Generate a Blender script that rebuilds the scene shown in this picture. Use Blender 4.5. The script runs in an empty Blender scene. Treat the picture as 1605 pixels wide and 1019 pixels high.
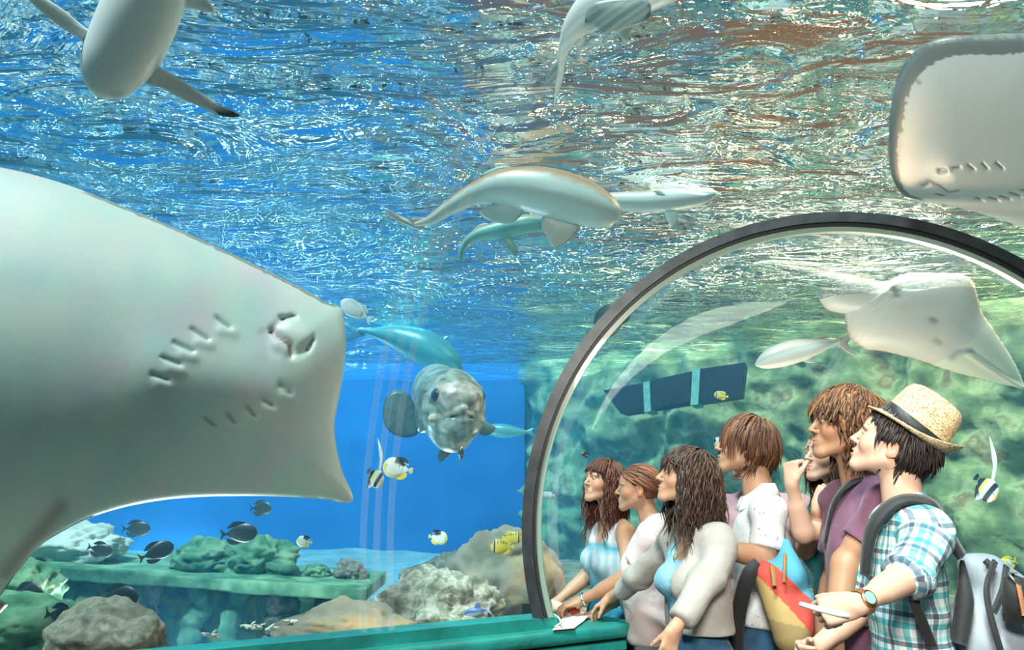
import bpy, bmesh, math, random
import numpy as np
from mathutils import Vector, Matrix, noise

# ------------------------------------------------------------ camera, world, sun, exposure
sc = bpy.context.scene
COL = sc.collection
FPX, PITCH, CAMZ = 1260.0, math.radians(10.6), 1.5
cam_d = bpy.data.cameras.new('camera'); cam = bpy.data.objects.new('camera', cam_d); COL.objects.link(cam)
cam.location = (0, 0, CAMZ); cam.rotation_euler = (math.radians(90) + PITCH, 0, 0)
cam_d.sensor_width = 36.0; cam_d.lens = 36.0 * FPX / 1605.0; cam_d.clip_start = 0.05; cam_d.clip_end = 200
sc.camera = cam
sc.view_settings.view_transform = 'Standard'; sc.view_settings.look = 'None'
sc.view_settings.gamma = 1.0; sc.view_settings.exposure = 0.25
sc.view_settings.use_curve_mapping = False
sc.cycles.use_denoising = True
sc.cycles.max_bounces = 10; sc.cycles.transparent_max_bounces = 24; sc.cycles.volume_bounces = 1
sc.cycles.glossy_bounces = 4; sc.cycles.transmission_bounces = 8; sc.cycles.diffuse_bounces = 3
sc.cycles.sample_clamp_indirect = 6.0
sc.cycles.caustics_reflective = False; sc.cycles.caustics_refractive = False

world = bpy.data.worlds.new('world'); sc.world = world; world.use_nodes = True
wb = world.node_tree.nodes['Background']; wb.inputs[0].default_value = (0.10, 0.26, 0.34, 1); wb.inputs[1].default_value = 0.6

# the dim hall above the open water: bluish on one side, warm brown on the other
_N, _L = world.node_tree.nodes, world.node_tree.links
_tc = _N.new('ShaderNodeTexCoord'); _sx = _N.new('ShaderNodeSeparateXYZ'); _rp = _N.new('ShaderNodeValToRGB'); _mr = _N.new('ShaderNodeMapRange')
_L.new(_tc.outputs['Generated'], _sx.inputs[0]); _mr.inputs[1].default_value = -1; _mr.inputs[2].default_value = 1; _L.new(_sx.outputs['X'], _mr.inputs[0]); _L.new(_mr.outputs[0], _rp.inputs[0]); _L.new(_rp.outputs[0], wb.inputs[0])
_e = _rp.color_ramp.elements; _e[0].position = .40; _e[0].color = (.04, .20, .34, 1); _e[1].position = .66; _e[1].color = (.34, .18, .09, 1)

def light(name, kind, loc, rot, energy, color=(1, 1, 1), size=None, size_y=None, spread=None):
    d = bpy.data.lights.new(name, kind); d.energy = energy; d.color = color
    if kind == 'AREA':
        d.shape = 'RECTANGLE'; d.size = size; d.size_y = size_y or size
        if spread: d.spread = math.radians(spread)
    if kind == 'SUN': d.angle = math.radians(size or 5)
    if kind in ('SPOT', 'POINT'): d.shadow_soft_size = size or .1
    o = bpy.data.objects.new(name, d); COL.objects.link(o); o.location = loc; o.rotation_euler = rot
    return o
def aim(o, target):
    v = Vector(target) - o.location
    o.rotation_euler = v.to_track_quat('-Z', 'Y').to_euler()
sun = light('skylight_sun', 'SUN', (-1.5, .5, 9), (0, 0, 0), 32.0, (.86, 1.0, .95), size=12); aim(sun, (0.8, 5.2, 0))
# warm flood lamp that hangs over the right-hand rock wall, above the water
lw = light('warm_flood_lamp', 'AREA', (4.2, 5.5, 5.2), (0, 0, 0), 900, (1.0, .74, .48), 1.6, .8); aim(lw, (3.0, 6.5, 1.0))
# blue flood lamps over the far blue tank
for i, (x, y) in enumerate([(-6, 9.5), (-2, 10)]):
    lb = light('blue_flood_lamp', 'AREA', (x, y, 4.6), (0, 0, 0), 560, (.05, .52, .90), 2.5, 1.5); aim(lb, (x * .8, 11.5, 1.2))
# added uplights for surface glitter and underside fill; the farthest follows a visible glare
for (x, y, z, e, c_, sx, sy, tx, ty) in [(2.2, 7.0, .5, 75, (1.0, .58, .32), .7, .6, 1.3, 4.3), (-.95, 7.3, .42, 40, (.85, .93, 1.0), .5, .35, -.5, 4.5), (-4.9, 11.9, .46, 110, (.9, .97, 1.0), 1.1, .35, -3.5, 6.0), (-1.9, 4.6, .5, 40, (.85, .98, .95), .9, .4, -1.4, 3.2), (2.9, 6.9, .8, 16, (1.0, .9, .75), .6, .4, 2.6, 5.0)]:
    lu = light('glint_fill_uplight', 'AREA', (x, y, z), (0, 0, 0), e, c_, sx, sy); aim(lu, (tx, ty, 3.0))
# white lamp of the tunnel itself, behind the visitors' viewpoint
lt = light('tunnel_lamp', 'AREA', (.25, .35, 2.4), (0, 0, 0), 24, (1.0, .90, .76), .7, .4, spread=95); aim(lt, (1.2, 3.0, 1.3))

# ------------------------------------------------------------ helpers
def ray(px, py):
    dx, dz = px - 802.5, 509.5 - py
    return Vector((dx, FPX * math.cos(PITCH) - dz * math.sin(PITCH), FPX * math.sin(PITCH) + dz * math.cos(PITCH)))
def P(px, py, Y):            # the world point at forward distance Y seen there
    r = ray(px, py); return Vector((0, 0, CAMZ)) + r * (Y / r.y)
def PZ(px, py, z):
    r = ray(px, py); return Vector((0, 0, CAMZ)) + r * ((z - CAMZ) / r.z)

def link(name, me, mat=None, parent=None, smooth=True):
    o = bpy.data.objects.new(name, me); COL.objects.link(o)
    if mat is not None:
        for m in (mat if isinstance(mat, (list, tuple)) else [mat]): me.materials.append(m)
    if smooth and len(me.polygons): me.polygons.foreach_set('use_smooth', [True] * len(me.polygons))
    if parent: o.parent = parent
    return o
def mesh(name, verts, faces, mat=None, parent=None, smooth=True, cols=None):
    me = bpy.data.meshes.new(name)
    me.from_pydata([tuple(v) for v in verts], [], [tuple(f) for f in faces]); me.validate(); me.update()
    if cols is not None: setcol(me, cols)
    return link(name, me, mat, parent, smooth)
def setcol(me, cols):
    a = me.color_attributes.new('Col', 'FLOAT_COLOR', 'POINT')
    c = np.ones((len(me.vertices), 4), np.float32); c[:, :3] = np.asarray(cols, np.float32)[:, :3]
    a.data.foreach_set('color', c.ravel())
def bmobj(name, bm, mat=None, parent=None, smooth=False):
    me = bpy.data.meshes.new(name); bm.to_mesh(me); bm.free(); me.update()
    return link(name, me, mat, parent, smooth)
def thing(name, label, cat, loc=(0, 0, 0), group=None):
    o = bpy.data.objects.new(name, None); COL.objects.link(o); o.location = loc; o.empty_display_size = .1
    return tag(o, label, cat, group)
def tag(o, label=None, cat=None, group=None, kind=None):
    if label: o['label'] = label
    if cat: o['category'] = cat
    if group: o['group'] = group
    if kind: o['kind'] = kind
    return o
def sub(o, parent):          # parent keeping the world placing (all parts are modelled in world space)
    o.parent = parent; o.matrix_parent_inverse = parent.matrix_basis.inverted(); return o
def struct(o): o['kind'] = 'structure'; return o
def copy_tree(o, parent=None):
    c = o.copy(); COL.objects.link(c)
    if parent: c.parent = parent; c.matrix_parent_inverse = o.matrix_parent_inverse.copy()
    for ch in list(o.children): copy_tree(ch, c)
    return c

def mat(name, color=(.5, .5, .5), rough=.6, metal=0, spec=.5, sheen=0, sss=0, attr=False, noise_=None, bump=None, coat=0, trans=0, ramp=None, alpha=1):
    """noise_=(scale, detail, colour2, lo, hi); bump=(scale, strength[, detail]); ramp = [(pos,col)...] driven by the noise"""
    m = bpy.data.materials.new(name); m.use_nodes = True; nt = m.node_tree; N = nt.nodes; L = nt.links
    b = N['Principled BSDF']; b.inputs['Roughness'].default_value = rough; b.inputs['Metallic'].default_value = metal
    b.inputs['Specular IOR Level'].default_value = spec; b.inputs['Coat Weight'].default_value = coat
    b.inputs['Sheen Weight'].default_value = sheen; b.inputs['Transmission Weight'].default_value = trans
    if alpha < 1: b.inputs['Alpha'].default_value = alpha
    if sss: b.inputs['Subsurface Weight'].default_value = sss; b.inputs['Subsurface Radius'].default_value = (.02, .008, .004); b.inputs['Subsurface Scale'].default_value = .5
    tc = N.new('ShaderNodeTexCoord')
    base = None
    if attr:
        a = N.new('ShaderNodeVertexColor'); a.layer_name = 'Col'; base = a.outputs[0]
    if noise_:
        n = N.new('ShaderNodeTexNoise'); n.inputs['Scale'].default_value = noise_[0]; n.inputs['Detail'].default_value = noise_[1]
        L.new(tc.outputs['Object'], n.inputs['Vector'])
        if ramp:
            r = N.new('ShaderNodeValToRGB'); L.new(n.outputs['Fac'], r.inputs[0]); e = r.color_ramp.elements
            while len(e) > 1: e.remove(e[-1])
            e[0].position = ramp[0][0]; e[0].color = (*ramp[0][1], 1)
            for p, c in ramp[1:]:
                q = e.new(p); q.color = (*c, 1)
            base = r.outputs[0]
        else:
            mr = N.new('ShaderNodeMapRange'); mr.inputs[1].default_value = noise_[3]; mr.inputs[2].default_value = noise_[4]; L.new(n.outputs['Fac'], mr.inputs[0])
            mx = N.new('ShaderNodeMix'); mx.data_type = 'RGBA'; L.new(mr.outputs[0], mx.inputs[0])
            if base: L.new(base, mx.inputs[6])
            else: mx.inputs[6].default_value = (*color, 1)
            mx.inputs[7].default_value = (*noise_[2], 1)
            base = mx.outputs[2]
    if base: L.new(base, b.inputs['Base Color'])
    else: b.inputs['Base Color'].default_value = (*color, 1)
    if bump:
        n2 = N.new('ShaderNodeTexNoise'); n2.inputs['Scale'].default_value = bump[0]; n2.inputs['Detail'].default_value = bump[2] if len(bump) > 2 else 4
        L.new(tc.outputs['Object'], n2.inputs['Vector'])
        bp = N.new('ShaderNodeBump'); bp.inputs['Strength'].default_value = bump[1]; bp.inputs['Distance'].default_value = bump[3] if len(bump) > 3 else .02
        L.new(n2.outputs['Fac'], bp.inputs['Height']); L.new(bp.outputs[0], b.inputs['Normal'])
    return m

def catmull(pts, n, closed=False):
    pts = [np.array(p, float) for p in pts]; out = []
    m = len(pts); segs = m if closed else m - 1
    for i in range(segs):
        if closed: p0, p1, p2, p3 = pts[(i - 1) % m], pts[i], pts[(i + 1) % m], pts[(i + 2) % m]
        else: p0, p1, p2, p3 = pts[max(i - 1, 0)], pts[i], pts[i + 1], pts[min(i + 2, m - 1)]
        for k in range(n):
            t = k / n
            out.append(.5 * (2 * p1 + (p2 - p0) * t + (2 * p0 - 5 * p1 + 4 * p2 - p3) * t * t + (3 * p1 - p0 - 3 * p2 + p3) * t ** 3))
    if not closed: out.append(pts[-1])
    return np.array(out)

def tube(verts, faces, pts, radii, seg=8, flat=1.0, upv=(0, 0, 1), cap=True):
    """adds a tapered tube along pts; flat squeezes it across the second axis"""
    pts = [Vector(p) for p in pts]; n = len(pts); b0 = len(verts); up = Vector(upv)
    for i, p in enumerate(pts):
        t = (pts[min(i + 1, n - 1)] - pts[max(i - 1, 0)])
        t = t.normalized() if t.length > 1e-9 else Vector((0, 0, 1))
        a = t.cross(up)
        if a.length < 1e-4: a = t.cross(Vector((1, 0, 0)))
        a.normalize(); b = a.cross(t).normalized()
        r = radii[i] if hasattr(radii, '__len__') else radii
        for k in range(seg):
            th = 2 * math.pi * k / seg
            verts.append(p + a * (math.cos(th) * r) + b * (math.sin(th) * r * flat))
    for i in range(n - 1):
        for k in range(seg):
            k2 = (k + 1) % seg
            faces.append((b0 + i * seg + k, b0 + i * seg + k2, b0 + (i + 1) * seg + k2, b0 + (i + 1) * seg + k))
    if cap:
        faces.append(tuple(b0 + k for k in range(seg))[::-1]); faces.append(tuple(b0 + (n - 1) * seg + k for k in range(seg)))
def tubeobj(name, pts, radii, m, parent=None, seg=10, flat=1.0, upv=(0, 0, 1)):
    v, f = [], []; tube(v, f, pts, radii, seg, flat, upv)
    return mesh(name, v, f, m, parent)
def box(name, pts2d, z0, z1, m, parent=None, bev=0.0, smooth=False):
    bm = bmesh.new(); vs = [bm.verts.new((x, y, z0)) for x, y in pts2d]
    f = bm.faces.new(vs); r = bmesh.ops.extrude_face_region(bm, geom=[f])
    for v in r['geom']:
        if isinstance(v, bmesh.types.BMVert): v.co.z = z1
    bmesh.ops.recalc_face_normals(bm, faces=bm.faces)
    if bev: bmesh.ops.bevel(bm, geom=[e for e in bm.edges], offset=bev, segments=3, affect='EDGES', profile=.6)
    return bmobj(name, bm, m, parent, smooth)

# ------------------------------------------------------------ the tank
ZW = 3.0                                  # water surface
SILL = .92
A_ = Vector((.88, .47)).normalized()      # run of the near tunnel's left-hand sill
# wavy surface (physical glass seen from below, a share of it lets lamp light straight through)
def water_surface():
    m = bpy.data.materials.new('water_surface'); m.use_nodes = True; nt = m.node_tree; N = nt.nodes; L = nt.links
    N.remove(N['Principled BSDF']); out = N['Material Output']
    g = N.new('ShaderNodeBsdfGlass'); g.inputs['IOR'].default_value = 1.33; g.inputs['Roughness'].default_value = .03; g.inputs['Color'].default_value = (.9, 1, 1, 1)
    t = N.new('ShaderNodeBsdfTransparent'); mx = N.new('ShaderNodeMixShader'); mx.inputs[0].default_value = .13
    tc = N.new('ShaderNodeTexCoord'); mp = N.new('ShaderNodeMapping'); mp.inputs['Rotation'].default_value = (0, 0, math.radians(35)); mp.inputs['Scale'].default_value = (1.0, 2.2, 1)
    L.new(tc.outputs['Object'], mp.inputs[0])
    n1 = N.new('ShaderNodeTexNoise'); n1.inputs['Scale'].default_value = 1.3; n1.inputs['Detail'].default_value = 3; n1.inputs['Distortion'].default_value = 2.2
    n2 = N.new('ShaderNodeTexNoise'); n2.inputs['Scale'].default_value = 9; n2.inputs['Detail'].default_value = 2; n2.inputs['Distortion'].default_value = 1.2
    for n in (n1, n2): L.new(mp.outputs[0], n.inputs['Vector'])
    ad = N.new('ShaderNodeMath'); ad.operation = 'MULTIPLY_ADD'; ad.inputs[1].default_value = .10; L.new(n2.outputs[0], ad.inputs[0]); L.new(n1.outputs[0], ad.inputs[2])
    bp = N.new('ShaderNodeBump'); bp.inputs['Distance'].default_value = .34; bp.inputs['Strength'].default_value = .9
    L.new(ad.outputs[0], bp.inputs['Height']); L.new(bp.outputs[0], g.inputs['Normal'])
    L.new(g.outputs[0], mx.inputs[1]); L.new(t.outputs[0], mx.inputs[2]); L.new(mx.outputs[0], out.inputs[0])
    nx, ny = 260, 220; xs = np.linspace(-14, 10, nx); ys = np.linspace(-3, 14.5, ny)
    v, f = [], []
    for y in ys:
        for x in xs:
            h = noise.fractal(Vector((x * .9 + y * .35, y * 1.5 - x * .3, 3.1)), 1.0, 2.1, 3) * .055 + noise.noise(Vector((x * 3.1, y * 4.2, 9))) * .012
            v.append((x, y, ZW + h))
    for j in range(ny - 1):
        for i in range(nx - 1):
            a = j * nx + i; f.append((a, a + 1, a + nx + 1, a + nx))
    o = mesh('water_surface', v, f, m); return struct(o)
water_surface()

# tunnel sections: each is (centre xy, in-plane horizontal unit vector pointing right, right-hand half width); circle radius 1.36, centre z 1.27
RT, ZC = 1.36, 1.27
HS = math.sqrt(RT ** 2 - (ZC - SILL) ** 2)
U0 = Vector((1, -.1)).normalized(); V0 = Vector((.1, 1)).normalized()
U1 = Vector((.47, -.88)).normalized()
B0 = Vector((.09, 3.52)); C0 = B0 + U0 * HS
def section(c, u, rr=RT, n=48, r=RT, sill=SILL):
    pts = []
    a0 = math.atan2(SILL - ZC, -HS * r / RT)            # left sill angle (below horizontal)
    for k in range(n + 1):
        th = math.pi + math.asin((ZC - sill) / r) - (math.pi + 2 * math.asin((ZC - sill) / r)) * k / n
        x, z = math.cos(th) * r, math.sin(th) * r
        if x > 0: x *= rr / RT
        pts.append((c.x + u.x * x, c.y + u.y * x, ZC + z))
    return pts
def along(t):                                            # near tunnel: t = distance back from the main arch along the sill
    b = B0 - A_ * t; w = min(1, t / .68)
    u = (U0 * (1 - w) + U1 * w).normalized(); return b + u * HS, u, RT + (2.6 - RT) * min(1, t / .9)
T1 = [along(t) for t in (0, .12, .25, .4, .55, .68, .85, 1.1, 1.6, 2.3, 3.2, 4.2)]
CB = C0 + U0 * 1.45                                      # the far tunnel bends right about this point
def bendsec(deg, extra=0):
    a = math.radians(deg); u = U0 * math.cos(a) - V0 * math.sin(a); d = U0 * math.sin(a) + V0 * math.cos(a)
    return (CB - u * 1.45 + d * extra, u, RT)
T2 = [bendsec(a) for a in (0, 7, 14, 22, 31, 40, 50, 60, 70, 80, 88)] + [bendsec(88, 1.2)]
def loft(name, secs, m, n=48, parent=None, r=RT, sill=SILL):
    v, f = [], []
    for c, u, rr in secs: v += section(c, u, rr, n, r, sill)
    w = n + 1
    for i in range(len(secs) - 1):
        for k in range(n): a = i * w + k; f.append((a, a + 1, a + w + 1, a + w))
    return mesh(name, v, f, m, parent), v, f
def acrylic_mat():
    m = bpy.data.materials.new('clear_acrylic'); m.use_nodes = True; nt = m.node_tree; N = nt.nodes; L = nt.links
    N.remove(N['Principled BSDF']); out = N['Material Output']
    t = N.new('ShaderNodeBsdfTransparent'); t.inputs[0].default_value = (.985, .995, .99, 1)
    g = N.new('ShaderNodeBsdfGlossy'); g.inputs['Roughness'].default_value = .03
    fr = N.new('ShaderNodeFresnel'); fr.inputs[0].default_value = 1.2; mx = N.new('ShaderNodeMixShader')
    mm = N.new('ShaderNodeMath'); mm.operation = 'MULTIPLY'; mm.inputs[1].default_value = .016; mm.use_clamp = True; L.new(fr.outputs[0], mm.inputs[0]); L.new(mm.outputs[0], mx.inputs[0]); L.new(t.outputs[0], mx.inputs[1]); L.new(g.outputs[0], mx.inputs[2]); L.new(mx.outputs[0], out.inputs[0]); return m
M_acr = acrylic_mat()
struct(loft('window_1', T1, M_acr)[0]); struct(loft('window_2', T2, M_acr, sill=.62)[0])

# the body of water: closed outer box with the tunnels cut out of it (one closed skin, normals out of the water)
def water_body(dens):
    m = bpy.data.materials.new('sea_water'); m.use_nodes = True; nt = m.node_tree; N = nt.nodes; L = nt.links
    N.remove(N['Principled BSDF']); out = N['Material Output']
    ab = N.new('ShaderNodeVolumeAbsorption'); ab.inputs[0].default_value = (.10, .72, .93, 1); ab.inputs[1].default_value = dens
    s = N.new('ShaderNodeVolumeScatter'); s.inputs[0].default_value = (.12, .55, 1.0, 1); s.inputs[1].default_value = .020; s.inputs['Anisotropy'].default_value = .2
    ad = N.new('ShaderNodeAddShader'); L.new(ab.outputs[0], ad.inputs[0]); L.new(s.outputs[0], ad.inputs[1]); L.new(ad.outputs[0], out.inputs['Volume'])
    v, f = [], []
    X0, X1, Y0, Y1, Z0, Z1 = -13, 9.5, -2.8, 14, -.2, ZW - .08
    for x in (X0, X1):
        for y in (Y0, Y1):
            for z in (Z0, Z1): v.append((x, y, z))
    f += [(0, 1, 3, 2), (4, 6, 7, 5), (0, 4, 5, 1), (2, 3, 7, 6), (0, 2, 6, 4), (1, 5, 7, 3)]
    def shell(secs, off):
        n = 32; b0 = len(v); w = n + 3
        for c, u, rr in secs:
            p = section(c, u, rr, n, RT + off); p = [(p[0][0], p[0][1], .02)] + p + [(p[-1][0], p[-1][1], .02)]; v.extend(p)
        for i in range(len(secs) - 1):
            for k in range(w): a = b0 + i * w + k; a2 = b0 + i * w + (k + 1) % w; f.append((a, a2, a2 + w, a + w))
        f.append(tuple(range(b0, b0 + w))[::-1]); f.append(tuple(range(b0 + w * (len(secs) - 1), b0 + w * len(secs))))
    allsec = T2[:-1][::-1] + T1[1:]
    shell(allsec, .012)
    bm = bmesh.new(); vs = [bm.verts.new(p) for p in v]
    for q in f: bm.faces.new([vs[i] for i in q])
    bm.normal_update()
    bmesh.ops.recalc_face_normals(bm, faces=bm.faces)
    # inner skin must face into the tunnel
    bm.faces.ensure_lookup_table(); inner = bm.faces[6:]
    tot = 0
    for q in inner: tot += q.normal.dot(q.calc_center_median()) * q.calc_area()
    if tot > 0: bmesh.ops.reverse_faces(bm, faces=list(inner))
    o = bmobj('tank_water', bm, m); o['kind'] = 'structure'; return o
water_body(.12)

# tank shell
M_blue = mat('blue_tank_wall', (.003, .078, .25), .8, noise_=(.6, 4, (.006, .15, .38), .35, .7), bump=(3, .2))
M_sand = mat('tank_sand', (.34, .37, .33), .9, noise_=(2.5, 6, (.18, .20, .17), .35, .65), bump=(14, .7))
def grid_wall(name, path, z0, z1, m, amp, sc_, nz=40, step=.12, seed=0, zoff=0):
    pts = []
    for (a, b) in zip(path[:-1], path[1:]):
        n = max(2, int((Vector(b) - Vector(a)).length / step))
        pts += [Vector(a).lerp(Vector(b), k / n) for k in range(n)]
    pts.append(Vector(path[-1])); v, f = [], []
    for j in range(nz + 1):
        z = z0 + (z1 - z0) * j / nz
        for i, p in enumerate(pts):
            t = (pts[min(i + 1, len(pts) - 1)] - pts[max(i - 1, 0)]).normalized(); nrm = Vector((t.y, -t.x))
            q = Vector((p.x * sc_, p.y * sc_, z * sc_ * 1.2 + seed))
            d = noise.fractal(q, 1.0, 2.0, 5) * amp + abs(noise.noise(q * 2.3)) * amp * .8
            v.append((p.x + nrm.x * d, p.y + nrm.y * d, z))
    w = len(pts)
    for j in range(nz):
        for i in range(w - 1): a = j * w + i; f.append((a, a + 1, a + w + 1, a + w))
    return mesh(name, v, f, m)
struct(grid_wall('wall_back', [(-13, 13.2), (.2, 13.0)], 0, 3.3, M_blue, .05, .6, nz=24, step=.3))
struct(grid_wall('wall_left', [(-12.5, -2.5), (-12.8, 13.4)], 0, 3.3, M_blue, .05, .6, nz=24, step=.4))
def rock_mat(name, ramp, scale=2.2, bump=1.0):
    return mat(name, rough=.9, noise_=(scale, 8), ramp=ramp, bump=(9, bump, 8))
M_rockwall = rock_mat('rock_wall', [(.30, (.09, .11, .05)), (.43, (.15, .20, .08)), (.50, (.24, .30, .12)), (.57, (.40, .42, .20)), (.66, (.22, .16, .07)), (.75, (.45, .40, .2))], 3.2)
RW = [(6.4, -1), (6.2, 3), (5.9, 5.5), (5.5, 7.2), (4.6, 8.4), (3.4, 9.4), (2.3, 10.4), (1.2, 11.6), (0, 13.3)]
struct(grid_wall('wall_right', RW, 0, 3.3, M_rockwall, .38, .9, nz=60, step=.07))
# tank floor
M_reeffloor = rock_mat('brown_reef_floor', [(.3, (.05, .04, .02)), (.45, (.16, .12, .07)), (.55, (.30, .22, .12)), (.7, (.45, .33, .2))], 3)
def tank_floor():
    nx, ny = 150, 120; xs = np.linspace(-13, 6, nx); ys = np.linspace(-2.8, 13.5, ny); v, f, f2 = [], [], []
    for y in ys:
        for x in xs:
            z = .30 + noise.fractal(Vector((x * .5, y * .5, 0)), 1, 2, 4) * .12
            v.append((x, y, z))
    for j in range(ny - 1):
        for i in range(nx - 1):
            a = j * nx + i; c = Vector((xs[i], ys[j]))
            # leave out the cells under the tunnels
            inside = False
            for (cc, u, rr) in T1 + T2:
                d = c - cc; lx = d.dot(u); ly = d.dot(Vector((-u.y, u.x)))
                if -1.2 < lx < rr * .92 and abs(ly) < .5: inside = True
            if not inside: (f2 if xs[i] > .3 + .5 * noise.noise(Vector((xs[i], ys[j], 5))) + max(0, ys[j] - 9) * .25 else f).append((a, a + 1, a + nx + 1, a + nx))
    struct(mesh('ground', v, f2, M_reeffloor)); return struct(mesh('ground', v, f, M_sand))
tank_floor()

# dry floor of the tunnels, parapets and sills
M_floor = mat('tunnel_floor', (.16, .12, .10), .5, noise_=(6, 4, (.10, .08, .07), .4, .7))
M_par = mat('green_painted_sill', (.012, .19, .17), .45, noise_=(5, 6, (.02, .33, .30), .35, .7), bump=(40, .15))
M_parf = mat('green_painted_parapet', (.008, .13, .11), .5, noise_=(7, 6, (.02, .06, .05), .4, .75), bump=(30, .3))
M_edge = mat('pale_acrylic_edge', (.30, .42, .35), .3, coat=.3)
M_dark = mat('dark_parapet', (.01, .025, .03), .5)
def strip_floor():
    v, f = [], []
    secs = T2[::-1] + T1[1:]
    for c, u, rr in secs:
        l = c - u * HS; r = c + u * HS * rr / RT; v += [(l.x, l.y, 0), (r.x, r.y, 0)]
    for i in range(len(secs) - 1): a = 2 * i; f.append((a, a + 1, a + 3, a + 2))
    return struct(mesh('floor', v, f, M_floor, smooth=False))
strip_floor()
def parapet(name, line, inward, m, z0=0, z1=SILL, th=.10, mtop=None):
    """line of sill points; inward = function giving unit vector towards the walkway"""
    v, f = [], []
    Z1 = z1
    for i, (p, n) in enumerate(zip(line, inward)):
        z1 = Z1[i] if hasattr(Z1, '__len__') else Z1
        z0 = z1 if z0 is None else z0
        v += [(p.x + n.x * .02, p.y + n.y * .02, z1), (p.x - n.x * th, p.y - n.y * th, z1), (p.x - n.x * th, p.y - n.y * th, z0), (p.x + n.x * .02, p.y + n.y * .02, z0)]
    for i in range(len(line) - 1):
        for k in range(4): a = 4 * i + k; b = 4 * i + (k + 1) % 4; f.append((a, b, b + 4, a + 4))
    f.append((0, 1, 2, 3)); e = 4 * (len(line) - 1); f.append((e + 3, e + 2, e + 1, e))
    o = mesh(name, v, f, m, smooth=False); return struct(o)
n1 = Vector((A_.y, -A_.x))                                # towards the walkway
lineL = [B0 + A_ * .10, B0 - A_ * .68, B0 - A_ * 2.0, B0 - A_ * 4.3]
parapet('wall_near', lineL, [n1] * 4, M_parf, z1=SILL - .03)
# painted cap of the near parapet
parapet('trim_1', lineL, [n1 * 2.2] * 4, M_par, z0=SILL - .075, z1=SILL, th=.035)
LZ = [SILL - .28 * min(1, i / 4) for i in range(len(T2) - 1)]
l2 = [c - u * HS for c, u, rr in T2[1:]]; parapet('wall_far', l2, [u for c, u, rr in T2[1:]], M_dark, z1=LZ)
parapet('trim_2', l2, [u * 2 for c, u, rr in T2[1:]], M_edge, z0=.60, z1=[q + .02 for q in LZ], th=.0)
r2 = [c + u * HS for c, u, rr in T2[::-1]]
r1 = [c + u * HS * rr / RT for c, u, rr in T1]
parapet('wall_outer', r2 + r1[1:], [-u * .2 for c, u, rr in T2[::-1]] + [-u for c, u, rr in T1][1:], M_parf, z1=SILL, th=.04)
# rounded ledge the visitors lean on: runs along the near parapet and round the corner
def ledge():
    q0 = B0 - A_ * 3.2 + n1 * .03; e = B0 + A_ * .43 + n1 * .10
    pts = [q0 - n1 * .02, q0 + n1 * .10, e, Vector((.52, 3.66)), Vector((.51, 3.74)), Vector((.19, 4.10)), Vector((.16, 3.9)), B0 + Vector((.03, .12)), B0 + A_ * .02 + n1 * .02]
    o = thing('ledge_counter', 'rounded green painted ledge running below the tank window to its corner end', 'ledge', (pts[2].x, pts[2].y, 0))
    a = box('ledge_top', [(p.x, p.y) for p in pts], .815, .875, M_par, None, .022, True); sub(a, o)
    pl = [p.lerp(Vector((.1, 3.6)), .06) for p in pts]
    a = box('ledge_band', [(p.x, p.y) for p in pl], .765, .805, M_par, None, .008); sub(a, o)
    pl = [p.lerp(Vector((.1, 3.6)), .10) for p in pts]
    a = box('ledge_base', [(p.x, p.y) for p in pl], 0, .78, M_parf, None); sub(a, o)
ledge()
# back wall of the walkway behind the viewpoint
c, u, rr = T1[-1]
struct(mesh('wall_end', [(c.x - u.x * HS, c.y - u.y * HS, 0), (c.x + u.x * 2.6, c.y + u.y * 2.6, 0), (c.x + u.x * 2.6, c.y + u.y * 2.6, 2.9), (c.x - u.x * HS, c.y - u.y * HS, 2.9)], [(0, 1, 2, 3)], M_dark, smooth=False))

# rims
M_rim = mat('dark_grey_rim', (.022, .026, .032), .4, metal=.2, noise_=(12, 3, (.05, .055, .06), .4, .7))
M_seal = mat('black_rubber_seal', (.01, .012, .015), .5)
def arch_ring(name, c, u, w, r0, r1, d0, d1, m, parent=None, n=96, rr=RT, z_in=0):
    """ring of radius r0..r1, from d0 to d1 along the walkway axis"""
    ax = Vector((-u.y, u.x)); v, f = [], []
    for k in range(n + 1):
        for (r, d) in ((r0, d0), (r1, d0), (r1, d1), (r0, d1)):
            s = math.asin((ZC - SILL) / r); th = math.pi + s - (math.pi + 2 * s) * k / n
            x, z = math.cos(th) * r, math.sin(th) * r
            if x > 0: x *= rr / RT
            v.append((c.x + u.x * x + ax.x * d, c.y + u.y * x + ax.y * d, ZC + z))
    for k in range(n):
        for q in range(4): a = 4 * k + q; b = 4 * k + (q + 1) % 4; f.append((a, b, b + 4, a + 4))
    f.append((0, 1, 2, 3)); e = 4 * n; f.append((e + 3, e + 2, e + 1, e))
    o = mesh(name, v, f, m, None, smooth=False)
    return o
arch = thing('arch_rim', 'dark grey arched rim joining the two clear tunnel sections', 'rim', (B0.x, B0.y, SILL))
sub(arch_ring('band', C0, U0, 1, RT - .045, RT + .0, -.035, .035, M_rim), arch)
sub(arch_ring('seal', C0, U0, 1, RT - .058, RT - .046, -.02, .03, M_seal), arch)
sub(arch_ring('pale_edge', C0, U0, 1, RT - .080, RT - .0585, -.005, .03, M_edge), arch)
def clear_joint_mat():
    m = bpy.data.materials.new('bonded_acrylic_joint'); m.use_nodes = True; nt = m.node_tree; N = nt.nodes; L = nt.links
    b = N['Principled BSDF']; b.inputs['Base Color'].default_value = (.7, .82, .88, 1); b.inputs['Roughness'].default_value = .25
    b.inputs['Alpha'].default_value = .07; return m
M_joint = clear_joint_mat()

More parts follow.
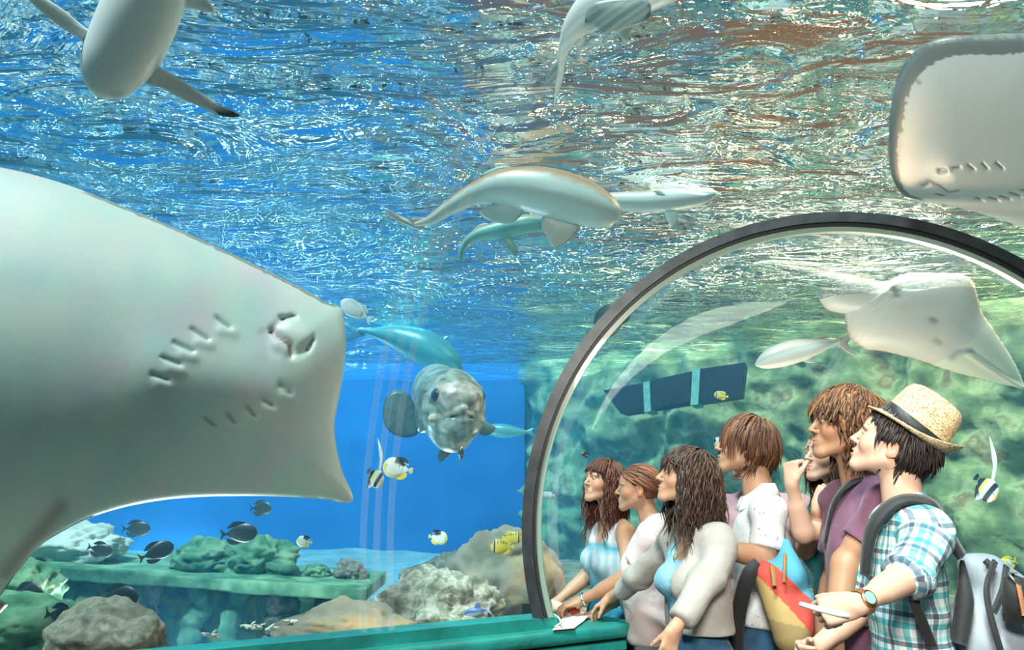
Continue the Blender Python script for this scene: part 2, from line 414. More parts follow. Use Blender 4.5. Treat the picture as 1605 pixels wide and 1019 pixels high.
# ------------------------------------------------------------ implicit surfaces: smooth unions meshed by surface nets
class Field:
    """a rectilinear grid, finer where asked; prims are added as smooth unions / cuts"""
    def __init__(s, lo, hi, step=.008, fine=()):
        ax = []
        for a in range(3):
            zones = [(f[0][a], f[1][a], f[2]) for f in fine]; x = lo[a]; out = [x]
            while x < hi[a]:
                h = step
                for z0, z1, st in zones:
                    if z0 - 1e-6 <= x <= z1: h = min(h, st)
                x += h; out.append(x)
            ax.append(np.array(out, np.float32))
        s.ax = ax; s.F = np.full([len(a) for a in ax], .5, np.float32); s.prims = []
    def sl(s, lo, hi):
        r = []
        for a in range(3):
            i0 = max(0, int(np.searchsorted(s.ax[a], lo[a])) - 1); i1 = min(len(s.ax[a]), int(np.searchsorted(s.ax[a], hi[a])) + 1)
            if i1 <= i0: return None
            r.append(slice(i0, i1))
        return tuple(r)
    def add(s, prim, k=.02, col=None, op='+'):
        f, lo, hi = prim; m = k + .012
        sl = s.sl(np.array(lo) - m, np.array(hi) + m)
        if op == '+': s.prims.append((f, col, k))
        if sl is None: return s
        X, Y, Z = np.meshgrid(s.ax[0][sl[0]], s.ax[1][sl[1]], s.ax[2][sl[2]], indexing='ij', sparse=True)
        d = f(X, Y, Z).astype(np.float32); G = s.F[sl]
        if op == '+':
            h = np.maximum(k - np.abs(G - d), 0) / max(k, 1e-6); s.F[sl] = np.minimum(G, d) - h * h * k * .25
        else:
            d = -d; h = np.maximum(k - np.abs(G - d), 0) / max(k, 1e-6); s.F[sl] = np.maximum(G, d) + h * h * k * .25
        return s
    def cut(s, prim, k=.004): return s.add(prim, k, op='-')
    def keep(s, f, k=0):
        """intersect with a function over the whole grid"""
        X, Y, Z = np.meshgrid(*s.ax, indexing='ij', sparse=True); s.F = np.maximum(s.F, f(X, Y, Z).astype(np.float32)); return s
    def extract(s):
        F = s.F; sg = F < 0; ax = s.ax
        c = sg[:-1, :-1, :-1].astype(np.int8)
        tot = np.zeros(c.shape, np.int8)
        for i in (0, 1):
            for j in (0, 1):
                for k in (0, 1): tot += sg[i:sg.shape[0] - 1 + i, j:sg.shape[1] - 1 + j, k:sg.shape[2] - 1 + k]
        act = (tot > 0) & (tot < 8); I, J, K = np.nonzero(act); n = len(I)
        idx = np.full(act.shape, -1, np.int32); idx[I, J, K] = np.arange(n)
        acc = np.zeros((n, 3)); cnt = np.zeros(n)
        cor = [(i, j, k) for i in (0, 1) for j in (0, 1) for k in (0, 1)]
        for p in cor:
            for a in range(3):
                if p[a]: continue
                q = list(p); q[a] = 1
                v0 = F[I + p[0], J + p[1], K + p[2]]; v1 = F[I + q[0], J + q[1], K + q[2]]
                m = (v0 < 0) != (v1 < 0); t = v0 / np.where(m, v0 - v1, 1)
                pos = [ax[0][I + p[0]], ax[1][J + p[1]], ax[2][K + p[2]]]
                nx = [ax[0][I + q[0]], ax[1][J + q[1]], ax[2][K + q[2]]]
                for b in range(3): acc[:, b] += np.where(m, pos[b] + (nx[b] - pos[b]) * t, 0)
                cnt += m
        V = acc / cnt[:, None]; quads = []
        for a in range(3):
            b, c_ = (a + 1) % 3, (a + 2) % 3
            s0 = [slice(None)] * 3; s1 = [slice(None)] * 3; s0[a] = slice(0, -1); s1[a] = slice(1, None)
            A, B = sg[tuple(s0)], sg[tuple(s1)]; E = np.argwhere(A != B)
            ok = (E[:, b] > 0) & (E[:, c_] > 0) & (E[:, b] < sg.shape[b] - 1) & (E[:, c_] < sg.shape[c_] - 1); E = E[ok]
            ins = A[E[:, 0], E[:, 1], E[:, 2]]
            def at(db, dc):
                q = E.copy(); q[:, b] -= db; q[:, c_] -= dc; return idx[q[:, 0], q[:, 1], q[:, 2]]
            Q = np.stack([at(1, 1), at(0, 1), at(0, 0), at(1, 0)], 1); Q[~ins] = Q[~ins][:, ::-1]; quads.append(Q)
        Q = np.concatenate(quads); Q = Q[(Q >= 0).all(1)]
        return V, Q
    def colors(s, V, k=.0007):
        X, Y, Z = V[:, 0], V[:, 1], V[:, 2]; W = np.zeros(len(V)); C = np.zeros((len(V), 3)); best = None; ds = []
        for f, col, kk in s.prims:
            if col is None: ds.append(None); continue
            d = f(X, Y, Z); ds.append(d); best = d if best is None else np.minimum(best, d)
        for (f, col, kk), d in zip(s.prims, ds):
            if d is None: continue
            w = np.exp(-np.clip((d - best) / k, 0, 40)); W += w; C += w[:, None] * np.array(col)
        return C / W[:, None]
    def mesh(s, name, m, parent=None, cols=False, disp=None, M=None, smooth=1, colf=None):
        V, Q = s.extract()
        C = s.colors(V) if cols else None
        if colf is not None: C = colf(V, C)
        if smooth:
            for _ in range(smooth):
                S = np.zeros_like(V); n = np.zeros(len(V))
                for i in range(4):
                    a, b = Q[:, i], Q[:, (i + 1) % 4]
                    for q, r in ((a, b), (b, a)):
                        n += np.bincount(q, minlength=len(V))
                        for ax in range(3): S[:, ax] += np.bincount(q, V[r, ax], minlength=len(V))
                V = V * .5 + .5 * S / np.maximum(n, 1)[:, None]
        if disp is not None: V = disp(V, normals(V, Q))
        if M is not None:
            Mn = np.array(M); V = V @ Mn[:3, :3].T + Mn[:3, 3]
        me = bpy.data.meshes.new(name)
        me.vertices.add(len(V)); me.vertices.foreach_set('co', V.astype(np.float32).ravel())
        me.loops.add(len(Q) * 4); me.loops.foreach_set('vertex_index', Q.astype(np.int32).ravel())
        me.polygons.add(len(Q)); me.polygons.foreach_set('loop_start', np.arange(0, len(Q) * 4, 4, dtype=np.int32)); me.polygons.foreach_set('loop_total', np.full(len(Q), 4, np.int32))
        me.update(calc_edges=True); me.validate()
        if C is not None and len(me.vertices) == len(V): setcol(me, C)
        return link(name, me, m, parent)
def normals(V, Q):
    a = V[Q[:, 2]] - V[Q[:, 0]]; b = V[Q[:, 3]] - V[Q[:, 1]]; n = np.cross(a, b); N = np.zeros_like(V)
    for i in range(4):
        for ax in range(3): N[:, ax] += np.bincount(Q[:, i], n[:, ax], minlength=len(V))
    return N / np.maximum(np.linalg.norm(N, axis=1), 1e-12)[:, None]
def ell(c, r, R=None):
    """ellipsoid (approximate distance); R 3x3 rotation (local->world)"""
    c = np.array(c, float); r = np.array(r, float)
    Ri = None if R is None else np.array(R).T
    def f(X, Y, Z):
        x, y, z = X - c[0], Y - c[1], Z - c[2]
        if Ri is not None: x, y, z = (Ri[0, 0] * x + Ri[0, 1] * y + Ri[0, 2] * z, Ri[1, 0] * x + Ri[1, 1] * y + Ri[1, 2] * z, Ri[2, 0] * x + Ri[2, 1] * y + Ri[2, 2] * z)
        k0 = np.sqrt((x / r[0]) ** 2 + (y / r[1]) ** 2 + (z / r[2]) ** 2)
        k1 = np.sqrt((x / r[0] ** 2) ** 2 + (y / r[1] ** 2) ** 2 + (z / r[2] ** 2) ** 2)
        return k0 * (k0 - 1) / np.maximum(k1, 1e-9)
    m = max(r) if R is not None else r
    return f, c - m, c + m
def cone(a, b, ra, rb, flat=None):
    """capsule with two radii; flat=(axis unit vector, factor) squashes it"""
    a = np.array(a, float); b = np.array(b, float); ba = b - a; L2 = max(ba @ ba, 1e-12)
    def f(X, Y, Z):
        x, y, z = X - a[0], Y - a[1], Z - a[2]
        t = np.clip((x * ba[0] + y * ba[1] + z * ba[2]) / L2, 0, 1)
        x, y, z = x - t * ba[0], y - t * ba[1], z - t * ba[2]
        if flat is not None:
            u, q = flat; d = x * u[0] + y * u[1] + z * u[2]; e = d * (1 / q - 1); x, y, z = x + e * u[0], y + e * u[1], z + e * u[2]
            return (np.sqrt(x * x + y * y + z * z) - (ra + (rb - ra) * t)) * (.5 + .5 * q)
        return np.sqrt(x * x + y * y + z * z) - (ra + (rb - ra) * t)
    m = max(ra, rb); return f, np.minimum(a, b) - m, np.maximum(a, b) + m
def flatcone(a, b, ra, rb):
    """cylinder with two radii and flat ends"""
    a = np.array(a, float); b = np.array(b, float); ba = b - a; L = float(np.linalg.norm(ba)); u = ba / L
    def f(X, Y, Z):
        x, y, z = X - a[0], Y - a[1], Z - a[2]
        t = x * u[0] + y * u[1] + z * u[2]
        d = np.sqrt(np.maximum(x * x + y * y + z * z - t * t, 0)) - (ra + (rb - ra) * np.clip(t / L, 0, 1))
        return np.maximum(d, np.maximum(-t, t - L))
    m = max(ra, rb); return f, np.minimum(a, b) - m, np.maximum(a, b) + m
def boxs(c, h, R=None, rd=.0):
    c = np.array(c, float); h = np.array(h, float); Ri = None if R is None else np.array(R).T
    def f(X, Y, Z):
        x, y, z = X - c[0], Y - c[1], Z - c[2]
        if Ri is not None: x, y, z = (Ri[0, 0] * x + Ri[0, 1] * y + Ri[0, 2] * z, Ri[1, 0] * x + Ri[1, 1] * y + Ri[1, 2] * z, Ri[2, 0] * x + Ri[2, 1] * y + Ri[2, 2] * z)
        qx, qy, qz = np.abs(x) - h[0] + rd, np.abs(y) - h[1] + rd, np.abs(z) - h[2] + rd
        return np.sqrt(np.maximum(qx, 0) ** 2 + np.maximum(qy, 0) ** 2 + np.maximum(qz, 0) ** 2) + np.minimum(np.maximum(qx, np.maximum(qy, qz)), 0) - rd
    m = float(np.linalg.norm(h)) if R is not None else h; return f, c - m, c + m
def shift(prim, off):
    f, lo, hi = prim
    return (lambda X, Y, Z: f(X, Y, Z) - off), np.array(lo) - off, np.array(hi) + off
def rotm(axis, deg): return np.array(Matrix.Rotation(math.radians(deg), 3, axis))
def unit(v): v = np.array(v, float); return v / max(np.linalg.norm(v), 1e-9)

# ------------------------------------------------------------ sea creatures
M_animal = mat('wet_animal_skin', attr=True, rough=.38, spec=.5, bump=(35, .12, 3, .006))
M_fish = mat('fish_skin', attr=True, rough=.35, spec=.5, bump=(90, .15, 2, .002))
def lerpc(a, b, t): return np.array(a)[None] * (1 - t[:, None]) + np.array(b)[None] * t[:, None]

class Plane:
    """a slanted plane in the tank on which an animal lies; maps photo directions to places on it"""
    def __init__(s, p0, n): s.p0, s.n = Vector(p0), Vector(n).normalized()
    def at(s, px, py):
        r = ray(px, py); o = Vector((0, 0, CAMZ)); return o + r * ((s.p0 - o).dot(s.n) / r.dot(s.n))
def flat_animal(name, outline, centre, plane, thick, feats, colfn, m, parent=None, nr=84, nt=260, bend=None, edge=170):
    """a ray's body: outline and marks are given as directions, mapped on to its own plane; underside towards n"""
    oc = catmull([np.array(q, float) for q in outline], 16, closed=True)
    seg = np.linalg.norm(np.diff(np.vstack([oc, oc[:1]]), axis=0), axis=1); cs = np.concatenate([[0], np.cumsum(seg)]); tt = np.linspace(0, cs[-1], nt + 1)[:-1]
    ocl = np.vstack([oc, oc[:1]]); O = np.stack([np.interp(tt, cs, ocl[:, 0]), np.interp(tt, cs, ocl[:, 1])], 1); c = np.array(centre, float)
    tf = np.linspace(0, cs[-1], nt * 7); OF = np.stack([np.interp(tf, cs, ocl[:, 0]), np.interp(tf, cs, ocl[:, 1])], 1)
    V, F, C = [], [], []; n = plane.n
    for side in (1, -1):
        for i in range(nr + 1):
            rho = (i / nr) ** .8; q = c + (O - c) * rho
            dist = np.sqrt(((q[:, None, :] - OF[None]) ** 2).sum(-1)).min(1) if i < nr else np.zeros(nt)
            dd = np.clip(dist / edge, 0, 1); th = thick * np.sqrt(1 - (1 - dd) ** 2)
            d = th * (1 if side > 0 else 1.6); col = colfn(q, rho, side)
            if side > 0:
                for (pts, w, dep, fc) in feats:
                    best = np.full(nt, 1e9)
                    for a, b in zip(pts[:-1], pts[1:]):
                        a, b = np.array(a, float), np.array(b, float); ba = b - a; t = np.clip(((q - a) @ ba) / (ba @ ba), 0, 1); best = np.minimum(best, np.linalg.norm(q - a - t[:, None] * ba, axis=1))
                    g = np.exp(-(best / w) ** 2); d -= dep * g
                    if fc is not None: gg = np.exp(-(best / (w * .62)) ** 2)[:, None] * .9; col = col * (1 - gg) + np.array(fc)[None] * gg
            for k in range(nt):
                pl_ = plane if bend is None else Plane(plane.p0 - n * bend(q[k]), n)
                p = pl_.at(q[k, 0], q[k, 1]) + n * (float(d[k]) * side)
                V.append(p)
            C.append(col)
    R_ = nr + 1
    for sd in (0, 1):
        b = sd * R_ * nt
        for i in range(nr):
            for k in range(nt):
                q = (b + i * nt + k, b + i * nt + (k + 1) % nt, b + (i + 1) * nt + (k + 1) % nt, b + (i + 1) * nt + k); F.append(q if sd else q[::-1])
    for k in range(nt):
        a = nr * nt + k; a2 = nr * nt + (k + 1) % nt; b = R_ * nt + nr * nt + k; b2 = R_ * nt + nr * nt + (k + 1) % nt; F.append((a, a2, b2, b))
    me = bpy.data.meshes.new(name); me.from_pydata([tuple(v) for v in V], [], F); me.update(); setcol(me, np.vstack(C))
    bm = bmesh.new(); bm.from_mesh(me); bmesh.ops.remove_doubles(bm, verts=bm.verts, dist=1e-5); bmesh.ops.recalc_face_normals(bm, faces=bm.faces); bm.to_mesh(me); bm.free()
    return link(name, me, m, parent)

# big stingray against the near window
def big_ray():
    pl = Plane(P(300, 560, 3.28), (.44, -.84, .26))
    out = [(535, 486), (540, 540), (533, 610), (524, 672), (535, 735), (553, 786), (500, 781), (400, 777), (300, 779), (220, 789), (150, 808), (98, 833), (60, 858), (20, 905), (-30, 960), (-120, 930), (-300, 800), (-430, 620), (-440, 430), (-330, 300), (-180, 262), (-60, 258), (20, 268), (110, 293), (210, 332), (300, 370), (390, 412), (470, 452), (515, 478)]
    K = (.10, .10, .09)
    feats = [([(418, 534), (432, 547), (445, 558), (447, 572)], 4.5, .020, (.30, .10, .09)), ([(436, 513), (446, 511), (454, 508)], 4, .018, (.05, .04, .04)), ([(473, 560), (478, 553), (482, 546)], 4, .018, (.06, .04, .04)),
             ([(436, 513), (426, 524), (418, 534)], 5, .010, None), ([(447, 572), (460, 569), (473, 560)], 6, .012, None), ([(404, 540), (414, 566), (436, 578)], 7, .006, None)]
    for a, b in (((334, 516), (352, 530)), ((296, 535), (318, 550)), ((268, 557), (295, 570)), ((250, 581), (274, 591)), ((234, 607), (256, 614)), ((314, 668), (329, 679)), ((350, 663), (359, 675)), ((380, 653), (390, 666)), ((403, 642), (416, 650)), ((429, 621), (444, 629))):
        feats.append(([a, b], 4.5, .008, (.27, .35, .32))); mx, my = (a[0] + b[0]) / 2 + 6, (a[1] + b[1]) / 2 + 13
        feats.append(([(mx - 8, my), (mx + 8, my + 4)], 9, -.007, None))
    feats += [([(446, 534), (462, 545)], 14, -.014, (.72, .72, .68)), ([(428, 560), (436, 572)], 12, -.010, None), ([(95, 800), (50, 850), (10, 900)], 20, .012, (.40, .34, .29)), ([(250, 600), (420, 620), (520, 560)], 60, -.03, None)]
    def colfn(q, rho, side):
        n = len(q)
        if side < 0: return np.tile((.13, .14, .12), (n, 1))
        base = np.array([[.63 + .11 * noise.noise(Vector((a / 70, b / 70, 0))), .69 + .08 * noise.noise(Vector((a / 55, b / 80, 3))), .645] for a, b in q])
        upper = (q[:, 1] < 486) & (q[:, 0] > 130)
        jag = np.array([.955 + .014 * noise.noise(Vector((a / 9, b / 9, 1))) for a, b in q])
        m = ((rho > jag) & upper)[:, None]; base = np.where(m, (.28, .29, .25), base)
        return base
    tn = pl.n
    def bend(q):
        return max(0, (q[0] - 455) / 90) ** 2 * .05 + max(0, (q[1] - 430) / 350) ** 2 * .36 + max(0, (430 - q[1]) / 200) ** 2 * .04
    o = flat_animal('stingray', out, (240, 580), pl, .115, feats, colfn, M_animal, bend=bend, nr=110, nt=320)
    tag(o, 'huge stingray showing its pale underside, mouth and gills close against the near glass', 'stingray')
    tail = [pl.at(x, y) - tn * .05 for x, y in ((-20, 930), (-60, 985), (-90, 1060), (-100, 1160))]
    sub(tubeobj('tail', [Vector(q) for q in catmull(tail, 8)], [.07 - .0016 * i for i in range(25)], M_animal, None), o); setcol(o.children[0].data, [(.35, .33, .28)] * len(o.children[0].data.vertices))
    for (x, y) in ((-10, 905), (60, 880)):
        pass
    return o
big_ray()
def overhead_ray():
    pl = Plane((1.55, 2.65, 2.745), (-.10, -.10, -1))
    out = [(1393, 215), (1396, 170), (1408, 120), (1434, 84), (1480, 64), (1560, 60), (1640, 58), (1740, 66), (1800, 120), (1830, 220), (1800, 330), (1740, 420), (1690, 440), (1650, 398), (1605, 358), (1545, 336), (1480, 319), (1425, 309), (1404, 292), (1394, 255)]
    feats = []
    for a, b in (((1472, 248), (1480, 246)), ((1492, 241), (1502, 239)), ((1516, 236), (1524, 242)), ((1538, 234), (1545, 241)), ((1560, 234), (1569, 241)), ((1530, 298), (1537, 301)), ((1549, 296), (1562, 300)), ((1566, 292), (1581, 297)), ((1583, 284), (1597, 290)), ((1600, 277), (1612, 283))):
        feats.append(([a, b], 3.2, .008, (.16, .17, .17)))
    feats += [([(1446, 279), (1454, 275)], 3, .008, (.08, .08, .08)), ([(1468, 295), (1478, 297)], 3, .006, (.15, .13, .12)), ([(1458, 271), (1474, 278), (1486, 290), (1502, 284)], 3.5, .006, (.50, .40, .36)), ([(1436, 113), (1441, 116)], 4, .0, (.25, .28, .27)), ([(1500, 250), (1640, 262)], 34, -.02, None)]
    def colfn(q, rho, side):
        n = len(q)
        if side < 0: return np.tile((.12, .13, .12), (n, 1))
        jag = np.array([.90 + .022 * noise.noise(Vector((a / 7, b / 7, 4))) + .03 * ((b > 200) and (a < 1500)) for a, b in q])
        band = ((rho > jag) & ((q[:, 0] < 1445) | (q[:, 1] < 140)))[:, None]
        return np.where(band, (.22, .25, .25), np.tile((.82, .86, .87), (n, 1)))
    o = flat_animal('stingray', out, (1590, 200), pl, .05, feats, colfn, M_animal, nr=90, nt=300, edge=110)
    tag(o, 'white-bellied stingray with a dark margin gliding over the tunnel roof near the water surface', 'stingray')
overhead_ray()
def strip_animal(name, stations, plane, thick, colfn, m, ns=28, feats=(), sub_n=10, side_up=1):
    """body given by stations (left edge, right edge) along its length"""
    Lc = catmull([np.array(a, float) for a, b, t in stations], sub_n); Rc = catmull([np.array(b, float) for a, b, t in stations], sub_n); T = catmull([np.array([t, 0.]) for a, b, t in stations], sub_n)[:, 0]
    V, F, C = [], [], []; n = plane.n; W = ns + 1
    for side in (1, -1):
        for i in range(len(Lc)):
            for j in range(W):
                s_ = -1 + 2 * j / ns; q = Lc[i] * (1 - s_) / 2 + Rc[i] * (1 + s_) / 2; th = thick * T[i] * max(0, 1 - abs(s_) ** 2.2) ** .9
                d = th * (1 if side > 0 else 1.5)
                col = np.array(colfn(q, s_, i / len(Lc), side), float)
                if side > 0:
                    for (pts, w, dep, fc) in feats:
                        best = 1e9
                        for a, b in zip(pts[:-1], pts[1:]):
                            a, b = np.array(a, float), np.array(b, float); ba = b - a; t = min(1, max(0, ((q - a) @ ba) / (ba @ ba))); best = min(best, np.linalg.norm(q - a - t * ba))
                        g = math.exp(-(best / w) ** 2); d -= dep * g
                        if fc is not None: col = col * (1 - g) + np.array(fc) * g
                V.append(plane.at(q[0], q[1]) + n * (d * side)); C.append(col)
    nl = len(Lc)
    for sd in (0, 1):
        b = sd * nl * W
        for i in range(nl - 1):
            for j in range(ns):
                q = (b + i * W + j, b + i * W + j + 1, b + (i + 1) * W + j + 1, b + (i + 1) * W + j); F.append(q)
    me = bpy.data.meshes.new(name); me.from_pydata([tuple(v) for v in V], [], F); me.update(); setcol(me, C)
    bm = bmesh.new(); bm.from_mesh(me); bmesh.ops.remove_doubles(bm, verts=bm.verts, dist=2e-4); bmesh.ops.recalc_face_normals(bm, faces=bm.faces); bm.to_mesh(me); bm.free()
    return link(name, me, m)
def shovelnose():
    pl = Plane(P(1430, 500, 6.7), (-.25, -.75, -.55))
    st = [((1606, 604), (1604, 609), .15), ((1590, 568), (1560, 600), .5), ((1560, 520), (1490, 582), .9), ((1540, 490), (1440, 565), 1.1), ((1532, 462), (1395, 553), 1.2), ((1524, 440), (1350, 545), 1.15), ((1505, 430), (1330, 525), 1.1), ((1470, 428), (1324, 500), 1), ((1425, 428), (1328, 488), .9), ((1398, 438), (1352, 487), .8), ((1388, 442), (1335, 492), .8), ((1362, 430), (1300, 487), .75), ((1330, 428), (1284, 470), .65), ((1300, 420), (1276, 450), .55), ((1270, 410), (1250, 438), .4), ((1235, 408), (1220, 428), .3), ((1205, 408), (1198, 420), .2), ((1180, 412), (1178, 418), .1)]
    def colfn(q, s_, t, side):
        if side < 0: return (.34, .27, .17)
        c = np.array([.80, .74, .66]); e = max(0, abs(s_) - .72) / .28; c = c * (1 - e * .5) + np.array([.88, .66, .52]) * e * .5
        if t < .15: c = np.array([.90, .86, .68])
        return c
    feats = [([(1458, 493), (1462, 495)], 5, .01, (.40, .32, .24)), ([(1397, 450), (1403, 458)], 5, .015, (.45, .25, .16)), ([(1490, 555), (1498, 545), (1520, 541)], 5, .012, (.50, .52, .50)), ([(1515, 548), (1560, 580), (1600, 606)], 4, -.02, (.86, .76, .50)), ([(1466, 525), (1470, 528)], 5, .008, (.55, .52, .40)), ([(1380, 440), (1330, 430), (1240, 412)], 5, .012, (.62, .50, .38))]
    o = strip_animal('shovelnose_ray', st, pl, .085, colfn, M_animal, ns=34, feats=feats)
    tag(o, 'large pale shovelnose ray with pointed snout swimming above the far tunnel bend', 'ray')
    fin('dorsal_fin', [(1245, 412), (1218, 393), (1210, 408), (1212, 416)], pl, .012, (.78, .76, .70), o)
def fin(name, outline, plane, th, col, parent, colfn=None, m=None, lift=0.0):
    oc = catmull([np.array(q, float) for q in outline], 8, closed=True); c = oc.mean(0); V, F, C = [], [], []; n = plane.n; k = len(oc)
    for side in (1, -1):
        for rho in (0.001, .5, .85, 1.0):
            for q in oc:
                p = c + (q - c) * rho; V.append(plane.at(p[0], p[1]) + n * (side * th * (1 - rho ** 2) * .5 + lift)); C.append(colfn(p) if colfn else col)
    for sd in (0, 1):
        b = sd * 4 * k
        for i in range(3):
            for j in range(k): F.append((b + i * k + j, b + i * k + (j + 1) % k, b + (i + 1) * k + (j + 1) % k, b + (i + 1) * k + j))
    me = bpy.data.meshes.new(name); me.from_pydata([tuple(v) for v in V], [], F); me.update(); setcol(me, C)
    bm = bmesh.new(); bm.from_mesh(me); bmesh.ops.remove_doubles(bm, verts=bm.verts, dist=1e-4); bmesh.ops.recalc_face_normals(bm, faces=bm.faces); bm.to_mesh(me); bm.free()
    o = link(name, me, m or M_animal); return sub(o, parent)
shovelnose()

def shark(name, label, spine, radii, plane, back, belly, flat=.85, fins=(), backdir=(0, 0, 1), split=.15, feats=(), cat='shark', seg=28):
    """round-bodied fish lofted along a spine of photo directions on its plane; radii in metres"""
    sp = catmull([plane.at(x, y) for x, y in spine], 10); rr = catmull([np.array([r, 0.]) for r in radii], 10)[:, 0]; n = len(sp); V, F, C = [], [], []; bd = np.array(backdir, float)
    for i in range(n):
        t = unit(sp[min(i + 1, n - 1)] - sp[max(i - 1, 0)]); b = unit(bd - t * (bd @ t)); a = np.cross(t, b)
        for j in range(seg):
            th = 2 * math.pi * j / seg; d = a * math.cos(th) + b * math.sin(th) * flat; V.append(sp[i] + d * max(rr[i], .002))
            s_ = math.sin(th) + .10 * noise.noise(Vector((i * .3, th * 2, 0))); w = min(1, max(0, (s_ - split) / .16 + .5)); C.append(np.array(belly) * (1 - w) + np.array(back) * w)
    for i in range(n - 1):
        for j in range(seg): F.append((i * seg + j, i * seg + (j + 1) % seg, (i + 1) * seg + (j + 1) % seg, (i + 1) * seg + j))
    F.append(tuple(range(seg))[::-1]); F.append(tuple(range((n - 1) * seg, n * seg)))
    for (px, py, r, dep, fc) in feats:
        c = np.array(plane.at(px, py))
        # nearest skin patch
        D = np.array([np.linalg.norm(np.array(v) - c) for v in V]); vis = np.array([(np.array(v) - np.array((0, 0, CAMZ))) @ np.array((np.array(v) - sp[min(n - 1, i // seg)])) < 0 for i, v in enumerate(V)])
        for i in np.nonzero((D < r * 3) & vis)[0]:
            v = V[i]; g = math.exp(-(np.linalg.norm(np.cross(v - c, unit(c - np.array((0, 0, CAMZ))))) / r) ** 2); C[i] = C[i] * (1 - g) + np.array(fc) * g
    o = mesh(name, V, F, M_animal); setcol(o.data, C) if len(o.data.vertices) == len(C) else None
    bm = bmesh.new(); bm.from_mesh(o.data); bmesh.ops.recalc_face_normals(bm, faces=bm.faces); bm.to_mesh(o.data); bm.free()
    tag(o, label, cat)
    for f in fins: fin(f[0], f[1], plane, f[2], f[3], o, colfn=f[4] if len(f) > 4 else None, lift=f[5] if len(f) > 5 else 0)
    return o
WB = (.72, .82, .82); GB = (.22, .27, .28)
p1 = Plane(P(200, 80, 2.25), (.35, -.75, -.55))
shark('blacktip_shark', 'white-bellied shark with black-tipped fin swimming head down in the upper corner', [(158, 152), (163, 138), (176, 108), (196, 72), (216, 30), (238, -20), (262, -90), (290, -170)], [.02, .062, .092, .105, .108, .10, .085, .05], p1, (.16, .24, .26), (.80, .90, .91), fins=[
    ('pectoral_fin', [(238, 100), (262, 112), (310, 142), (348, 166), (377, 181), (350, 182), (300, 162), (256, 140), (230, 128)], .02, WB, lambda q: (.02, .03, .03) if q[0] > 340 else (.68, .75, .76)),
    ('pectoral_fin', [(160, 62), (130, 40), (95, 12), (50, -14), (30, -18), (60, 14), (95, 42), (126, 62), (150, 80)], .02, WB), ('pelvic_fin', [(290, -30), (325, 0), (337, 20), (312, 16), (280, 4)], .015, WB)], split=.55, backdir=(-.1, .6, .8),
    feats=[(140, 112, .012, 0, (.30, .38, .38)), (185, 148, .02, 0, (.55, .62, .62))])
p2 = Plane(P(920, 50, 2.35), (-.1, -.7, -.7))
shark('reef_shark', 'grey and white shark trailing its thin tail down at the top edge', [(878, 118), (880, 95), (886, 70), (902, 42), (925, 20), (955, 2), (1000, -25), (1060, -60), (1130, -110)], [.006, .014, .022, .042, .062, .078, .095, .10, .06], p2, (.20, .30, .32), (.78, .88, .88), fins=[
    ('tail_fin', [(877, 96), (884, 100), (883, 120), (874, 150), (868, 168), (869, 150), (872, 120)], .012, WB), ('caudal_lobe', [(876, 92), (858, 118), (855, 135), (864, 128), (877, 112)], .012, (.25, .36, .37)),
    ('pelvic_fin', [(950, 38), (992, 24), (996, 30), (985, 60), (980, 67), (966, 52), (948, 46)], .014, WB), ('anal_fin', [(902, 70), (918, 58), (912, 78), (907, 83)], .010, (.5, .6, .6)), ('pectoral_fin', [(936, -10), (1010, -14), (1010, 18), (950, 36), (934, 28), (918, 18)], .03, (.17, .28, .29), None, .115)], split=.4, backdir=(0, .5, .85))
p3 = Plane(P(860, 310, 3.75), (0, -1, -.35))
shark('nurse_shark', 'brown-backed shark with a broad blunt head, largest of the group near the surface', [(969, 345), (963, 341), (942, 330), (908, 316), (868, 304), (826, 296), (784, 294), (744, 304), (705, 325), (674, 345), (650, 352)], [.02, .065, .105, .130, .138, .125, .095, .062, .042, .028, .012], p3, (.33, .22, .13), (.46, .60, .58), fins=[
    ('pectoral_fin', [(860, 335), (905, 352), (900, 368), (885, 382), (868, 388), (856, 370), (848, 350)], .02, (.50, .55, .50)), ('pectoral_fin', [(805, 300), (770, 322), (750, 330), (765, 345), (800, 350), (820, 330)], .02, (.44, .60, .58)),
    ('tail_fin', [(672, 340), (655, 352), (628, 340), (604, 326), (612, 340), (640, 354), (662, 360)], .012, (.48, .50, .44)), ('dorsal_fin', [(800, 262), (780, 262), (755, 275), (790, 285), (812, 275)], .015, (.30, .42, .40))], split=.22, backdir=(.1, .1, 1), feats=[(955, 340, .02, 0, (.25, .34, .33))])
p4 = Plane(P(770, 370, 4.0), (0, -1, -.3))
shark('leopard_shark', 'teal shark lowest of the group near the surface, partly behind the brown-backed one', [(850, 350), (820, 352), (785, 360), (755, 366), (735, 376), (724, 392), (721, 408)], [.05, .060, .055, .040, .028, .018, .008], p4, (.30, .24, .15), (.16, .42, .40), fins=[('pectoral_fin', [(800, 372), (812, 390), (806, 402), (794, 388), (786, 374)], .012, (.2, .42, .4)), ('caudal_lobe', [(728, 376), (752, 352), (768, 352), (755, 364), (736, 384)], .012, (.34, .38, .34))], split=.45)
p5 = Plane(P(1040, 312, 4.15), (0, -1, -.4))
